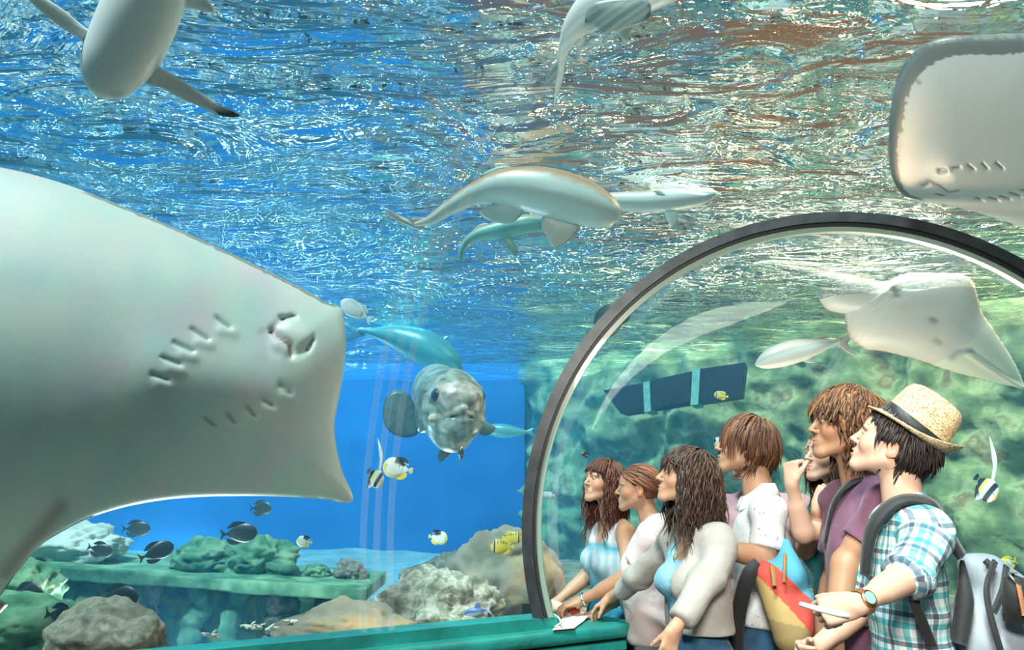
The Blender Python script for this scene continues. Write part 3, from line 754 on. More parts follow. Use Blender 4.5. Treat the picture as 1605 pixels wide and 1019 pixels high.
shark('whitetip_shark', 'slim pale shark pointing to the warm glow, behind the blunt head of the brown-backed shark', [(925, 312), (950, 314), (985, 316), (1020, 316), (1060, 313), (1095, 309), (1115, 305), (1124, 303)], [.034, .048, .063, .071, .069, .055, .032, .009], p5, (.42, .36, .28), (.56, .68, .66), fins=[('dorsal_fin', [(1012, 300), (1008, 286), (1020, 279), (1032, 288), (1040, 302)], .012, (.62, .55, .45)), ('pectoral_fin', [(1042, 330), (1062, 332), (1060, 346), (1053, 356), (1046, 344)], .012, WB), ('pectoral_fin', [(1022, 300), (1030, 298), (1052, 312), (1045, 314)], .01, (.4, .5, .5), None, .06)], split=.55)
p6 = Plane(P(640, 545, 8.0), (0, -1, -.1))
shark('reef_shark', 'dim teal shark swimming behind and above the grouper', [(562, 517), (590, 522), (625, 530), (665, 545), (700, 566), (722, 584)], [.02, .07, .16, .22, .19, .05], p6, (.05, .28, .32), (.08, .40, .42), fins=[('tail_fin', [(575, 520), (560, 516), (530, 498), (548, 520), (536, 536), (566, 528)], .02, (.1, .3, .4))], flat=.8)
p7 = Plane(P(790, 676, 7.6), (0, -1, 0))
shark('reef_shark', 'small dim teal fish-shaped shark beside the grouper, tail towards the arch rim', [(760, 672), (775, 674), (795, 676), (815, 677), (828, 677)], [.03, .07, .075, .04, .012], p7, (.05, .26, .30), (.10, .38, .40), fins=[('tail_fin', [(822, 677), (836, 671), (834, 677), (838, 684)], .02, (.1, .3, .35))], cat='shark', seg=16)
p8 = Plane(P(1262, 553, 7.0), (0, -1, -.2))
shark('silver_jack', 'silver fish with a forked tail swimming just under the shovelnose ray', [(1184, 572), (1195, 568), (1215, 560), (1245, 551), (1275, 544), (1300, 538), (1316, 534)], [.010, .055, .088, .095, .070, .035, .014], p8, (.55, .50, .42), (.80, .78, .74), fins=[('tail_fin', [(1310, 532), (1326, 524), (1338, 517), (1326, 534), (1334, 552), (1343, 560), (1322, 548)], .012, (.62, .56, .42)), ('pectoral_fin', [(1252, 560), (1272, 562), (1278, 568), (1262, 568)], .012, (.7, .7, .68)), ('dorsal_fin', [(1235, 541), (1275, 531), (1300, 526), (1270, 538)], .012, (.66, .55, .40))], flat=1.1, cat='fish')

# ---- grouper, head on
def grouper():
    o0 = P(710, 640, 5.6); fwd = Vector((.32, -.9, -.28)).normalized(); right = fwd.cross(Vector((0, 0, 1))).normalized(); up = right.cross(fwd)
    Rm = np.array([fwd, right, up]).T; M = Matrix.Translation(o0) @ Matrix(Rm.tolist()).to_4x4()
    F = Field((-.95, -.38, -.42), (.30, .38, .36), .011); g = (.25, .29, .24); dk = (.14, .17, .15); lt = (.38, .38, .29)
    F.add(ell((-.05, 0, 0), (.30, .225, .27)), .05, g); F.add(ell((-.40, 0, -.01), (.45, .19, .25)), .08, g); F.add(ell((-.75, 0, 0), (.25, .06, .11)), .08, g)
    F.add(ell((.10, 0, .11), (.16, .17, .10)), .06, (.34, .30, .25)); F.add(ell((.12, 0, -.09), (.15, .17, .11)), .05, g)
    F.add(ell((.02, 0, -.20), (.18, .12, .10)), .06, lt)
    for q in (-1, 1):
        F.add(ell((.10, q * .125, .115), (.05, .045, .045)), .03, (.40, .32, .25)); F.add(ell((.135, q * .158, .118), (.034, .026, .032)), .006, (.02, .03, .04))
        F.add(cone((.262, 0, .050), (.13, q * .185, -.045), .026, .020), .012, (.46, .42, .32))                 # upper lip, turned down
        F.add(cone((.245, 0, -.005), (.12, q * .165, -.09), .024, .018), .012, (.36, .37, .30)); F.add(ell((-.08, q * .20, -.02), (.12, .04, .18)), .04, dk)
    F.cut(cone((.28, 0, .02), (.17, .15, -.055), .008, .006), .01); F.cut(cone((.28, 0, .02), (.17, -.15, -.055), .008, .006), .01)
    F.cut(cone((.22, .02, -.05), (.14, .03, -.17), .010, .006), .02); F.cut(cone((.20, -.03, -.12), (.13, -.02, -.19), .008, .005), .02)
    def seg_d(V, C):
        for a, b, w in (((.28, 0, .022), (.14, .19, -.065), .011), ((.28, 0, .022), (.14, -.19, -.065), .011), ((.24, .02, -.05), (.15, .03, -.17), .010), ((.22, -.03, -.10), (.14, -.02, -.19), .008)):
            a, b = np.array(a), np.array(b); ba = b - a; t = np.clip(((V - a) @ ba) / (ba @ ba), 0, 1); d = np.linalg.norm((V - a - t[:, None] * ba) * (.5, 1, 1), axis=1); g = np.exp(-(d / w) ** 2)[:, None]; C = C * (1 - .85 * g)
        return C
    def colf(V, C):
        m = np.array([noise.noise(Vector(v) * 14) + .6 * noise.noise(Vector(v) * 34) for v in V]); return seg_d(V, (C * (1 + .95 * m[:, None]).clip(.3, 1.9)))
    o = F.mesh('giant_grouper', M_animal, M=M, cols=True, colf=colf); tag(o, 'mottled giant grouper facing the glass head on with a downturned mouth', 'fish')
    pl = Plane(P(700, 640, 5.9), (.2, -1, 0))
    fin('pectoral_fin', [(655, 648), (640, 618), (618, 612), (604, 626), (600, 655), (612, 678), (636, 686), (655, 680), (662, 665)], pl, .03, None, o, colfn=lambda q: (.07, .13, .13) if int((q[0] + q[1]) / 9) % 2 else (.05, .10, .10))
    fin('pelvic_fin', [(700, 690), (716, 698), (706, 712), (692, 724), (686, 718), (690, 704)], pl, .02, (.16, .20, .18), o)
    fin('pectoral_fin', [(750, 660), (765, 662), (778, 672), (765, 682), (752, 680)], pl, .02, (.10, .16, .15), o)
grouper()

# ---- small fish: a compressed body along +X (nose), fins as part meshes
def fish_proto(name, L, H, W, colfn, fins, prof=None, n=26, seg=20, m=None):
    prof = prof or (lambda t: math.sin(math.pi * min(1, t * 1.0) ** .75) ** .75)
    V, F, C = [], [], []
    for i in range(n + 1):
        t = i / n; x = L * (.5 - t * .86); h = max(.02, prof(t)) * H / 2; h = max(h, H * .07 if t > .5 else 0.004); w = max(W * .12, W * math.sin(math.pi * min(1, t + .06)) ** .8) / 2 * (1 if t < .8 else .6)
        if i == 0: h, w = H * .03, W * .08
        for j in range(seg):
            th = 2 * math.pi * j / seg; y, z = math.cos(th) * w, math.sin(th) * h; V.append((x, y, z)); C.append(colfn(x / L, z / H))
    for i in range(n):
        for j in range(seg): F.append((i * seg + j, i * seg + (j + 1) % seg, (i + 1) * seg + (j + 1) % seg, (i + 1) * seg + j))
    F.append(tuple(range(seg))[::-1]); F.append(tuple(range(n * seg, (n + 1) * seg)))
    o = mesh(name, V, F, m or M_fish); setcol(o.data, C)
    bm = bmesh.new(); bm.from_mesh(o.data); bmesh.ops.recalc_face_normals(bm, faces=bm.faces); bm.to_mesh(o.data); bm.free()
    for (fname, pts, col) in fins:
        oc = catmull([np.array(q, float) for q in pts], 5, closed=True) * np.array([L, H]); c = oc.mean(0); V, F, C = [], [], []; k = len(oc)
        for side in (1, -1):
            for rho in (.01, .7, 1):
                for q in oc: p = c + (q - c) * rho; V.append((p[0], side * W * .05 * (1 - rho ** 2), p[1])); C.append(col if not callable(col) else col(p[0] / L, p[1] / H))
        for sd in (0, 1):
            for i in range(2):
                for j in range(k): F.append((sd * 3 * k + i * k + j, sd * 3 * k + i * k + (j + 1) % k, sd * 3 * k + (i + 1) * k + (j + 1) % k, sd * 3 * k + (i + 1) * k + j))
        f = mesh(fname, V, F, m or M_fish); setcol(f.data, C); f.parent = o
    e = mesh('eye', *ball((L * .36, 0, H * .08), (H * .035 + .002, W * .40, H * .035 + .002)), M_eye); e.parent = o
    return o
def ball(c, r, n=8, s=10):
    V, F = [], []
    for i in range(n + 1):
        for j in range(s): a, b = math.pi * i / n, 2 * math.pi * j / s; V.append((c[0] + r[0] * math.sin(a) * math.cos(b), c[1] + r[1] * math.cos(a), c[2] + r[2] * math.sin(a) * math.sin(b)))
    for i in range(n):
        for j in range(s): F.append((i * s + j, i * s + (j + 1) % s, (i + 1) * s + (j + 1) % s, (i + 1) * s + j))
    return V, F
M_eye = mat('fish_eye', (.01, .01, .012), .15)
def place(o, px, py, Y, ang=0, turn=0, flip=False, scale=1.0, roll=0):
    """nose points right (or left when flip), tilted up by ang degrees, turned towards (+) or away (-) by turn"""
    o.location = P(px, py, Y); h = math.pi if flip else 0
    d = Vector((math.cos(math.radians(ang)) * math.cos(math.radians(turn)) * (-1 if flip else 1), -math.sin(math.radians(turn)), math.sin(math.radians(ang))))
    up = Vector((0, 0, 1)) if abs(d.z) < .97 else Vector((-1, 0, 0)); y = up.cross(d).normalized(); z = d.cross(y)
    Rr = Matrix((d, y, z)).transposed() @ Matrix.Rotation(math.radians(roll), 3, 'X'); o.rotation_euler = Rr.to_euler(); o.scale = (scale,) * 3; return o
DK = (.025, .035, .035)
tang = fish_proto('surgeonfish', .24, .125, .035, lambda x, z: (DK if abs(z) < .42 else (.04, .05, .045)), [('tail_fin', [(-.36, .06), (-.42, .10), (-.53, .30), (-.49, 0), (-.53, -.30), (-.42, -.10), (-.36, -.06)], DK), ('dorsal_fin', [(.25, .36), (.1, .58), (-.15, .60), (-.34, .30), (-.2, .30), (0, .40)], DK), ('anal_fin', [(.1, -.42), (-.1, -.58), (-.3, -.48), (-.34, -.22), (-.1, -.35)], DK), ('pectoral_fin', [(.17, .05), (.05, .08), (.03, -.06), (.15, -.05)], (.06, .07, .06))])
tangs = [(214, 829, 4.9, 0, 0, 0, 46, 'dark surgeonfish just under the curved lower edge of the huge stingray'), (157, 862, 4.6, -14, 0, 0, 42, 'dark surgeonfish in front of the pale mound on the stone ledge'), (246, 865, 4.4, 22, -20, 0, 54, 'dark surgeonfish tilted nose up, grazing along the ledge edge'),
         (375, 836, 4.6, 4, 0, 0, 60, 'dark surgeonfish over the rocks, beside the white glare'), (409, 797, 5.2, 0, 20, 0, 42, 'dark surgeonfish right below the stingray\'s lower edge, nearest its wing tip'), (42, 934, 4.0, 12, 20, 0, 70, 'dark surgeonfish by the green rock in the lower corner'), (186, 938, 4.0, 4, 10, 0, 74, 'dark surgeonfish swimming across the face of the stone ledge'), (96, 968, 3.7, -8, 20, 0, 70, 'dark surgeonfish behind the brown mound, lowest of the surgeonfish')]
for i, (x, y, Y, a, tn, fl, wpx, lab) in enumerate(tangs):
    o = tang if i == 0 else copy_tree(tang); place(o, x, y, Y, a, tn, bool(fl), wpx / 1260 * Y / .26); tag(o, lab, 'fish', 'dark surgeonfish around the stone ledge')
WH, YE, BK = (.82, .84, .78), (.85, .66, .08), (.015, .018, .02)
def saddle(x, z):
    if z > .12 and abs(x + .10) < .22 and z > .12 + (x + .1) ** 2 * 3: return BK
    if z < -.30 or x > .36: return (.80, .70, .25)
    return WH
but = fish_proto('butterflyfish', .20, .135, .03, saddle, [('tail_fin', [(-.36, .06), (-.50, .16), (-.52, 0), (-.50, -.16), (-.36, -.06)], (.7, .6, .3)), ('dorsal_fin', [(.15, .42), (0, .56), (-.25, .52), (-.36, .22), (-.2, .30)], lambda x, z: BK if z > .3 else WH), ('anal_fin', [(.05, -.42), (-.15, -.54), (-.34, -.36), (-.3, -.15)], YE)])
for i, (x, y, Y, a, tn, fl, w, lab) in enumerate([(623, 734, 4.3, 10, 0, 1, 46, 'white butterflyfish with a black saddle beside the long-finned moorish idol'), (687, 843, 5.0, -8, 10, 0, 30, 'small pale butterflyfish with a dark back patch alone in the blue water'), (477, 849, 4.8, 10, 30, 1, 24, 'small pale yellow butterflyfish over the far end of the stone ledge'), (1124, 692, 6.6, 60, 20, 0, 14, 'tiny white fish with a dark nose right beside the polo-shirt man\'s hair')]):
    o = but if i == 0 else copy_tree(but); place(o, x, y, Y, a, tn, bool(fl), w / 1260 * Y / .2); tag(o, lab, 'fish')
def racc(x, z):
    if x > .28 and x < .36: return BK
    if x > .24 and x < .28: return WH
    if z > .18 and abs(math.sin(x * 26)) > .6: return (.25, .17, .04)
    return (.82, .60, .06)
rac = fish_proto('raccoon_butterflyfish', .2, .12, .03, racc, [('tail_fin', [(-.36, .06), (-.50, .16), (-.52, 0), (-.50, -.16), (-.36, -.06)], YE), ('dorsal_fin', [(.15, .42), (0, .54), (-.25, .50), (-.36, .22), (-.2, .30)], YE), ('anal_fin', [(.05, -.42), (-.15, -.52), (-.34, -.36), (-.3, -.15)], YE)])
for i, (x, y, Y, a, tn, fl, w, lab) in enumerate([(787, 857, 4.8, 2, 0, 1, 36, 'yellow butterflyfish with a dark eye band above the boulder by the arch rim'), (803, 843, 5.1, 0, 0, 0, 30, 'orange yellow butterflyfish half hidden behind the arch rim'), (1130, 620, 9.0, 10, 0, 1, 22, 'small yellow fish in front of the dark viewing windows')]):
    o = rac if i == 0 else copy_tree(rac); place(o, x, y, Y, a, tn, bool(fl), w / 1260 * Y / .2); tag(o, lab, 'fish')
def idolc(x, z):
    if x > .42: return (.85, .55, .08)
    if .16 < x < .32 or -.34 < x < -.16: return BK
    if x < -.02: return (.82, .72, .18)
    return WH
idol = fish_proto('moorish_idol', .19, .15, .026, idolc, [('tail_fin', [(-.36, .07), (-.48, .18), (-.50, -.18), (-.36, -.07)], BK), ('anal_fin', [(.10, -.40), (-.02, -.75), (-.18, -.55), (-.28, -.2)], lambda x, z: BK if x < -.05 else WH), ('streamer_fin', [(.08, .40), (.0, .70), (-.30, 1.30), (-.95, 1.75), (-.36, 1.22), (-.08, .66), (.0, .40)], WH)])
place(idol, 588, 748, 4.1, -38, 25, False, .62); tag(idol, 'moorish idol with a long streamer fin next to the black-saddled butterflyfish', 'fish')
o = copy_tree(idol); place(o, 1545, 764, 6.7, -62, 55, False, 1.35); tag(o, 'slim moorish idol with a long streamer in front of the green rock wall', 'fish')
def stripec(x, z):
    if z > .2: return (.72, .68, .12)
    if x < -.3: return YE
    return WH if math.sin(x * 34) > -.35 else (.45, .48, .38)
st = fish_proto('sergeant_fish', .2, .11, .035, stripec, [('tail_fin', [(-.36, .06), (-.52, .30), (-.46, 0), (-.52, -.30), (-.36, -.06)], YE), ('dorsal_fin', [(.18, .36), (0, .58), (-.25, .52), (-.36, .22), (-.2, .30)], YE), ('anal_fin', [(-.02, -.42), (-.18, -.54), (-.34, -.36), (-.3, -.15)], YE)])
place(st, 1577, 884, 6.6, -18, 0, True, 34 / 1260 * 6.6 / .2); st.rotation_euler.rotate_axis('Z', 0); tag(st, 'yellow and white striped fish just above the grey backpack', 'fish')
pale = fish_proto('pale_reef_fish', .18, .09, .03, lambda x, z: (.70, .74, .72) if z < .2 else (.45, .55, .58), [('tail_fin', [(-.36, .07), (-.52, .3), (-.46, 0), (-.52, -.3), (-.36, -.07)], (.6, .66, .66)), ('dorsal_fin', [(.18, .36), (0, .54), (-.25, .45), (-.3, .25)], (.5, .6, .62))])
for i, (x, y, Y, fl, w, lab) in enumerate([(860, 889, 5.4, 0, 22, 'pale little fish inside the arch, just above the white sill line'), (860, 776, 6.5, 1, 20, 'pinkish pale little fish inside the arch, higher than the two others there'), (840, 829, 5.6, 0, 16, 'pale little fish inside the arch, closest to the dark rim')]):
    o = pale if i == 0 else copy_tree(pale); place(o, x, y, Y, 5, 10, bool(fl), w / 1260 * Y / .18); tag(o, lab, 'fish', 'pale little fish seen inside the arch')
o = copy_tree(pale); place(o, 558, 487, 5.2, 30, 20, True, 56 / 1260 * 5.2 / .18); tag(o, 'pale fish just past the stingray\'s snout, below the water surface', 'fish')
o = copy_tree(tang); place(o, 958, 500, 5.4, 40, 10, False, 84 / 1260 * 5.4 / .26); tag(o, 'large dark fish partly hidden behind the upper curve of the arch rim', 'fish')
bl = fish_proto('cleaner_fish', .15, .05, .03, lambda x, z: (.10, .18, .42) if z > -.1 else (.5, .6, .75), [('tail_fin', [(-.36, .1), (-.54, .5), (-.48, 0), (-.54, -.5), (-.36, -.1)], (.5, .6, .8)), ('dorsal_fin', [(.10, .4), (-.05, 1.0), (-.15, .4)], (.1, .18, .42))])
place(bl, 748, 959, 4.2, -8, 0, True, 42 / 1260 * 4.2 / .16); tag(bl, 'small blue fish resting over the pale coral rock', 'fish')
o = copy_tree(bl); place(o, 843, 12, 2.5, -20, 0, True, .35); tag(o, 'tiny dark fish at the top of the photo beside the shark\'s tail', 'fish')
bk = fish_proto('black_triggerfish', .2, .14, .05, lambda x, z: (.02, .03, .02) if x < .30 or abs(z) > .06 else YE, [('tail_fin', [(-.36, .07), (-.5, .25), (-.5, -.25), (-.36, -.07)], (.02, .03, .03)), ('dorsal_fin', [(.1, .42), (-.1, .7), (-.3, .25)], (.02, .03, .03)), ('anal_fin', [(.1, -.42), (-.1, -.7), (-.3, -.25)], (.02, .03, .03))])
place(bk, 722, 712, 5.0, 75, 30, False, .52); tag(bk, 'small black fish with a yellow nose under the grouper\'s chin', 'fish')
o = copy_tree(bk); place(o, 918, 711, 6.4, 10, 20, True, .36); tag(o, 'small dark fish by the bright patch above the smiling woman', 'fish')
o = copy_tree(bk); place(o, 1237, 18, 2.6, -80, 20, False, .55); tag(o, 'dark fish body standing in for a shark fin tip at the top edge', 'fish')  # triggerfish copy put in place of a hanging shark fin tip

# ---- rocks, ledge and sand bank
M_rock = rock_mat('reef_rock', [(.3, (.05, .06, .05)), (.44, (.15, .15, .12)), (.52, (.28, .26, .20)), (.60, (.16, .16, .12)), (.72, (.42, .40, .33))], 11)
M_coral = rock_mat('coral_crusted_rock', [(.35, (.16, .17, .12)), (.45, (.36, .36, .28)), (.52, (.62, .60, .50)), (.60, (.30, .30, .22)), (.75, (.70, .66, .56))], 14)
M_green = rock_mat('algae_rock', [(.3, (.03, .10, .06)), (.45, (.08, .22, .12)), (.6, (.20, .38, .22)), (.75, (.40, .46, .26))], 6)
M_pale = rock_mat('pale_sand_mound', [(.3, (.45, .52, .46)), (.6, (.70, .74, .66))], 4)
M_orange = rock_mat('brown_boulder', [(.3, (.14, .13, .10)), (.5, (.30, .27, .20)), (.62, (.52, .34, .18)), (.75, (.42, .36, .26))], 3)
def rock(name, label, c, r, m, seed, rough=.35, n=5, group=None):
    bm = bmesh.new(); bmesh.ops.create_icosphere(bm, subdivisions=n, radius=1); c = Vector(c)
    for v in bm.verts:
        q = v.co * 1.4 + Vector((seed * 7.3, seed, 0)); d = noise.fractal(q, 1, 2.1, 5) * rough + noise.fractal(v.co * 6 + Vector((seed, 0, 0)), 1, 2, 3) * rough * .25
        v.co = Vector((v.co.x * r[0], v.co.y * r[1], v.co.z * r[2])) * (1 + d)
    me = bpy.data.meshes.new(name); bm.to_mesh(me); bm.free(); o = link(name, me, m); o.location = c; return tag(o, label, 'rock', group)
rock('coral_rock', 'pale crusted coral rock right behind the painted sill, left of the arch rim', P(690, 962, 4.35), (.30, .22, .20), M_coral, 1)
rock('coral_rock', 'lighter greenish coral rock at the lower left flank of the pale crusted one', P(640, 972, 4.6), (.16, .15, .12), M_coral, 2)
rock('boulder', 'brown rounded boulder with an orange patch beside the arch rim', P(792, 925, 5.4), (.36, .34, .40), M_orange, 3, .22)
rock('boulder', 'low greenish boulder behind the pale crusted coral rock', P(728, 915, 6.2), (.42, .34, .22), M_rock, 4)
rock('sand_mound', 'low brown mound rising against the near glass below the stingray wing tip', P(545, 995, 3.75), (.30, .16, .13), M_orange, 5, .25)
rock('sand_mound', 'grey brown mound against the near glass in the lower corner', P(165, 1010, 3.15), (.22, .14, .16), M_rock, 6, .2)
rock('green_rock', 'green algae-covered rock at the left edge, lower down than the ledge', P(20, 925, 4.3), (.22, .2, .16), M_green, 7)
rock('green_rock', 'green rock low at the left edge, under the surgeonfish', P(30, 985, 3.9), (.38, .2, .14), M_green, 8)
ldg = [(P(40, 885, 5.2), P(560, 920, 4.9))]
M_mossy = rock_mat('mossy_stone', [(.30, (.01, .04, .03)), (.44, (.04, .12, .07)), (.54, (.16, .24, .04)), (.62, (.06, .16, .10)), (.75, (.22, .34, .24))], 5)
def stone_ledge():
    a, b = PZ(25, 878, 1.02), PZ(556, 918, .90); a = P(25, 878, 5.3); b = P(548, 912, 5.3); a.z = 1.5 - 133 / 1260 * 5.2; b.z = a.z - .16
    o = thing('stone_ledge', 'long overgrown stone ledge with a flat capping slab, under the stingray', 'ledge', ((a.x + b.x) / 2, a.y, .2))
    def slab(name, z0, z1, y0, y1, m, amp, nx=150, ny=8, nz=12, seed=0, x0=0, x1=0):
        bm = bmesh.new(); bmesh.ops.create_cube(bm, size=1); bmesh.ops.subdivide_edges(bm, edges=bm.edges, cuts=5, use_grid_fill=True)
        L = b.x - a.x + x1 - x0
        bmesh.ops.subdivide_edges(bm, edges=[e for e in bm.edges if abs(e.verts[0].co.x - e.verts[1].co.x) > .01], cuts=9, use_grid_fill=True)
        for v in bm.verts:
            t = v.co.x + .5; p = Vector((a.x + x0 + L * t, a.y + (y0 + (y1 - y0) * (v.co.y + .5)), (z0 + (z1 - z0) * (v.co.z + .5)) + (b.z - a.z) * t * (1 if v.co.z > 0 or name == 'cap_slab' else 1)))
            d = noise.fractal(p * 2.2 + Vector((seed, 0, 0)), 1, 2, 4) * amp + noise.fractal(p * 9, 1, 2, 2) * amp * .25; dn = Vector((0, 1 if v.co.y > 0 else -1, .4 if v.co.z > 0 else -.2)); v.co = p + dn * d
        me = bpy.data.meshes.new(name); bm.to_mesh(me); bm.free(); return sub(link(name, me, m), o)
    slab('wall_face', a.z - 1.1, a.z - .04, .02, .7, M_mossy, .14, seed=3)
    rr = random.Random(3)
    for i, t in enumerate((.04, .17, .30, .41, .55, .66, .78, .88, .98)):
        x = a.x + (b.x - a.x) * t; zt = a.z + (b.z - a.z) * t - .05; pts = [(x + rr.uniform(-.04, .04), a.y - .02 + rr.uniform(-.03, .05), zt - q * .12) for q in range(8)]
        c_ = tubeobj('stone_pillar', [Vector(q) for q in catmull(pts, 5)], [.035 + .05 * abs(noise.noise(Vector((i * 3.1, q * .35, 0)))) + q * .0016 for q in range(36)], M_green if i % 3 else M_rock, None, 12); sub(c_, o)
    slab('cap_slab', a.z - .055, a.z + .02, -.12, .8, M_green, .03, seed=9, x0=-.1, x1=.12)
    return a, b
la, lb = stone_ledge()
lz = lambda x: la.z + (lb.z - la.z) * (x - la.x) / (lb.x - la.x)
for i, (px, r, m, lab) in enumerate([(110, (.34, .25, .15), M_pale, 'pale rounded mound on the stone ledge beside the stingray\'s edge'), (322, (.24, .2, .13), M_green, 'dark green rock on the stone ledge behind a surgeonfish'), (400, (.28, .2, .15), M_green, 'light green rock pile on the stone ledge, largest of its rocks'), (495, (.09, .08, .06), M_green, 'small green stone near the end of the stone ledge'), (548, (.10, .10, .09), M_rock, 'rough rock at the very end of the stone ledge')]):
    x = P(px, 860, 5.55).x; rock('ledge_rock', lab, (x, 5.6, lz(x) + r[2] * .6), r, m, 11 + i, .4)
def bank():
    """sand heaped against the outside of the glass"""
    v, f = [], []; n = 120; w = 26
    for i in range(n + 1):
        base = B0 - A_ * (3.6 - 3.6 * i / n * 1.0)
        for j in range(w + 1):
            t = j / w; p = base - n1 * (.06 + t * 1.9); h = .86 * (1 - t ** 1.3 * .8) + .10 * noise.fractal(Vector((p.x * 2, p.y * 2, 2)), 1, 2, 4) * (1 - abs(2 * t - 1) * .3); h = min(h, .90 if t < .1 else 1.05); v.append((p.x, p.y, h))
    for i in range(n):
        for j in range(w): a = i * (w + 1) + j; f.append((a, a + 1, a + w + 2, a + w + 1))
    return struct(mesh('ground', v, f, M_bank))
M_bank = rock_mat('brown_sand_bank', [(.3, (.20, .17, .12)), (.5, (.36, .31, .22)), (.62, (.48, .42, .31)), (.75, (.58, .54, .44))], 7)
bank()
rnd = random.Random(5)
def coral_bits():
    for i, (px, py, Y) in enumerate([(392, 984, 3.55), (402, 986, 3.5), (424, 988, 3.5), (455, 977, 3.65), (330, 1000, 3.2)]):
        v, f = [], []; o0 = P(px, py, Y)
        for k in range(7):
            d = Vector((rnd.gauss(0, 1), rnd.gauss(0, .6), abs(rnd.gauss(0, .6)))).normalized() * rnd.uniform(.02, .05); pts = [o0 + Vector((rnd.uniform(-.02, .02), 0, 0)), o0 + d * .5 + Vector((0, 0, .006)), o0 + d]; tube(v, f, pts, [.006, .005, .003], 6)
        o = mesh('coral_branch', v, f, M_pale); tag(o, ['white coral branch on the sand, second from the stingray side', 'white coral branch in the middle of the row on the sand', 'white coral branch on the sand touching the brown mound\'s foot', 'white coral branch furthest along the row, on the brown mound', 'white coral branch set apart from the row, nearest the painted sill'][i], 'coral', 'white coral branches on the sand')
coral_bits()
# dark viewing windows in the rock face
M_pane = mat('dark_viewing_glass', (.004, .006, .008), .5, spec=.2)
M_post = mat('teal_post', (.12, .42, .38), .7, noise_=(20, 3, (.3, .5, .4), .4, .7))
def view_windows():
    t = thing('viewing_window', 'row of three dark viewing panes with teal posts set high in the rock wall', 'window', tuple(P(1095, 605, 9.2)))
    n = Vector((-.35, -1, 0)).normalized(); pl = Plane(P(1095, 600, 9.3), n)
    def quad(name, pts, m, d, parent):
        bm = bmesh.new(); v1 = [bm.verts.new(pl.at(*q) + n * d) for q in pts]; f0 = bm.faces.new(v1); r = bmesh.ops.extrude_face_region(bm, geom=[f0])
        for e in r['geom']:
            if isinstance(e, bmesh.types.BMVert): e.co -= n * (d + .5)
        bmesh.ops.recalc_face_normals(bm, faces=bm.faces); sub(bmobj(name, bm, m), parent)
    quad('pane', [(946, 612), (1008, 600), (1010, 642), (972, 648)], M_pane, .0, t); quad('pane', [(1020, 596), (1084, 582), (1081, 630), (1022, 640)], M_pane, 0, t); quad('pane', [(1099, 578), (1168, 568), (1162, 620), (1094, 630)], M_pane, 0, t)
    quad('post', [(1009, 600), (1019, 598), (1021, 645), (1011, 647)], M_post, .05, t); quad('post', [(1086, 578), (1098, 577), (1095, 634), (1083, 636)], M_post, .05, t)
view_windows()
# clear bonded joints of the acrylic sections
def joint(c, u, rr, label, m=None, w=.012, r_off=-.006):
    ax = Vector((-u.y, u.x)); o = thing('acrylic_joint', label, 'tunnel joint', (c.x - u.x * HS, c.y - u.y * HS, SILL), 'clear tunnel joints')
    for k in (-1, 0, 1): sub(arch_ring('joint_strip', c, u, 1, RT - .016, RT - .004, k * .055 - w, k * .055 + w, M_joint, rr=rr), o)
c_, u_, r_ = along(.68); joint(c_, u_, r_, 'clear bonded joint arching up across the near tank window, left of the dark arch rim')
for k_, lab in ((1, 'clear bonded joint just inside the dark arch rim'), (4, 'clear bonded joint at the bend of the far tunnel')):
    c_, u_, r_ = T2[2 * k_]; joint(c_, u_, r_, lab)

# ------------------------------------------------------------ people
SKIN = (.60, .36, .24); SKIN_T = (.46, .26, .16); SKIN_L = (.68, .44, .33)
M_skin = mat('skin', attr=True, rough=.48, spec=.4, sss=.25, bump=(60, .05, 3, .004))
M_hair = mat('hair', attr=True, rough=.55, spec=.35)
def sstep(a, b, x): t = np.clip((x - a) / (b - a), 0, 1); return t * t * (3 - 2 * t)
def cloth_disp(amp_, fx=9, fz=14, seed=0, folds=()):
    """soft creases along the normals"""
    amp = amp_ * 1.5
    def f(V, Nn):
        d = np.zeros(len(V))
        for i, (a, b, c, ph) in enumerate([(1, .6, .9, 0), (-.7, 1, 1.3, 2), (1.7, -1.1, .5, 4), (2.6, 2.2, -2.4, 1)]):
            d += np.sin((V[:, 0] * a * fx + V[:, 1] * b * fx + V[:, 2] * c * fz + ph + seed + 1.7 * np.sin(V[:, 2] * fz * .6 + V[:, 0] * 7 + i + seed)) * 1.6) * (.5 if i < 3 else .25)
        return V + Nn * (np.maximum(np.sign(d) * np.abs(d) ** 1.3, -.45) * amp + .001)[:, None]
    return f

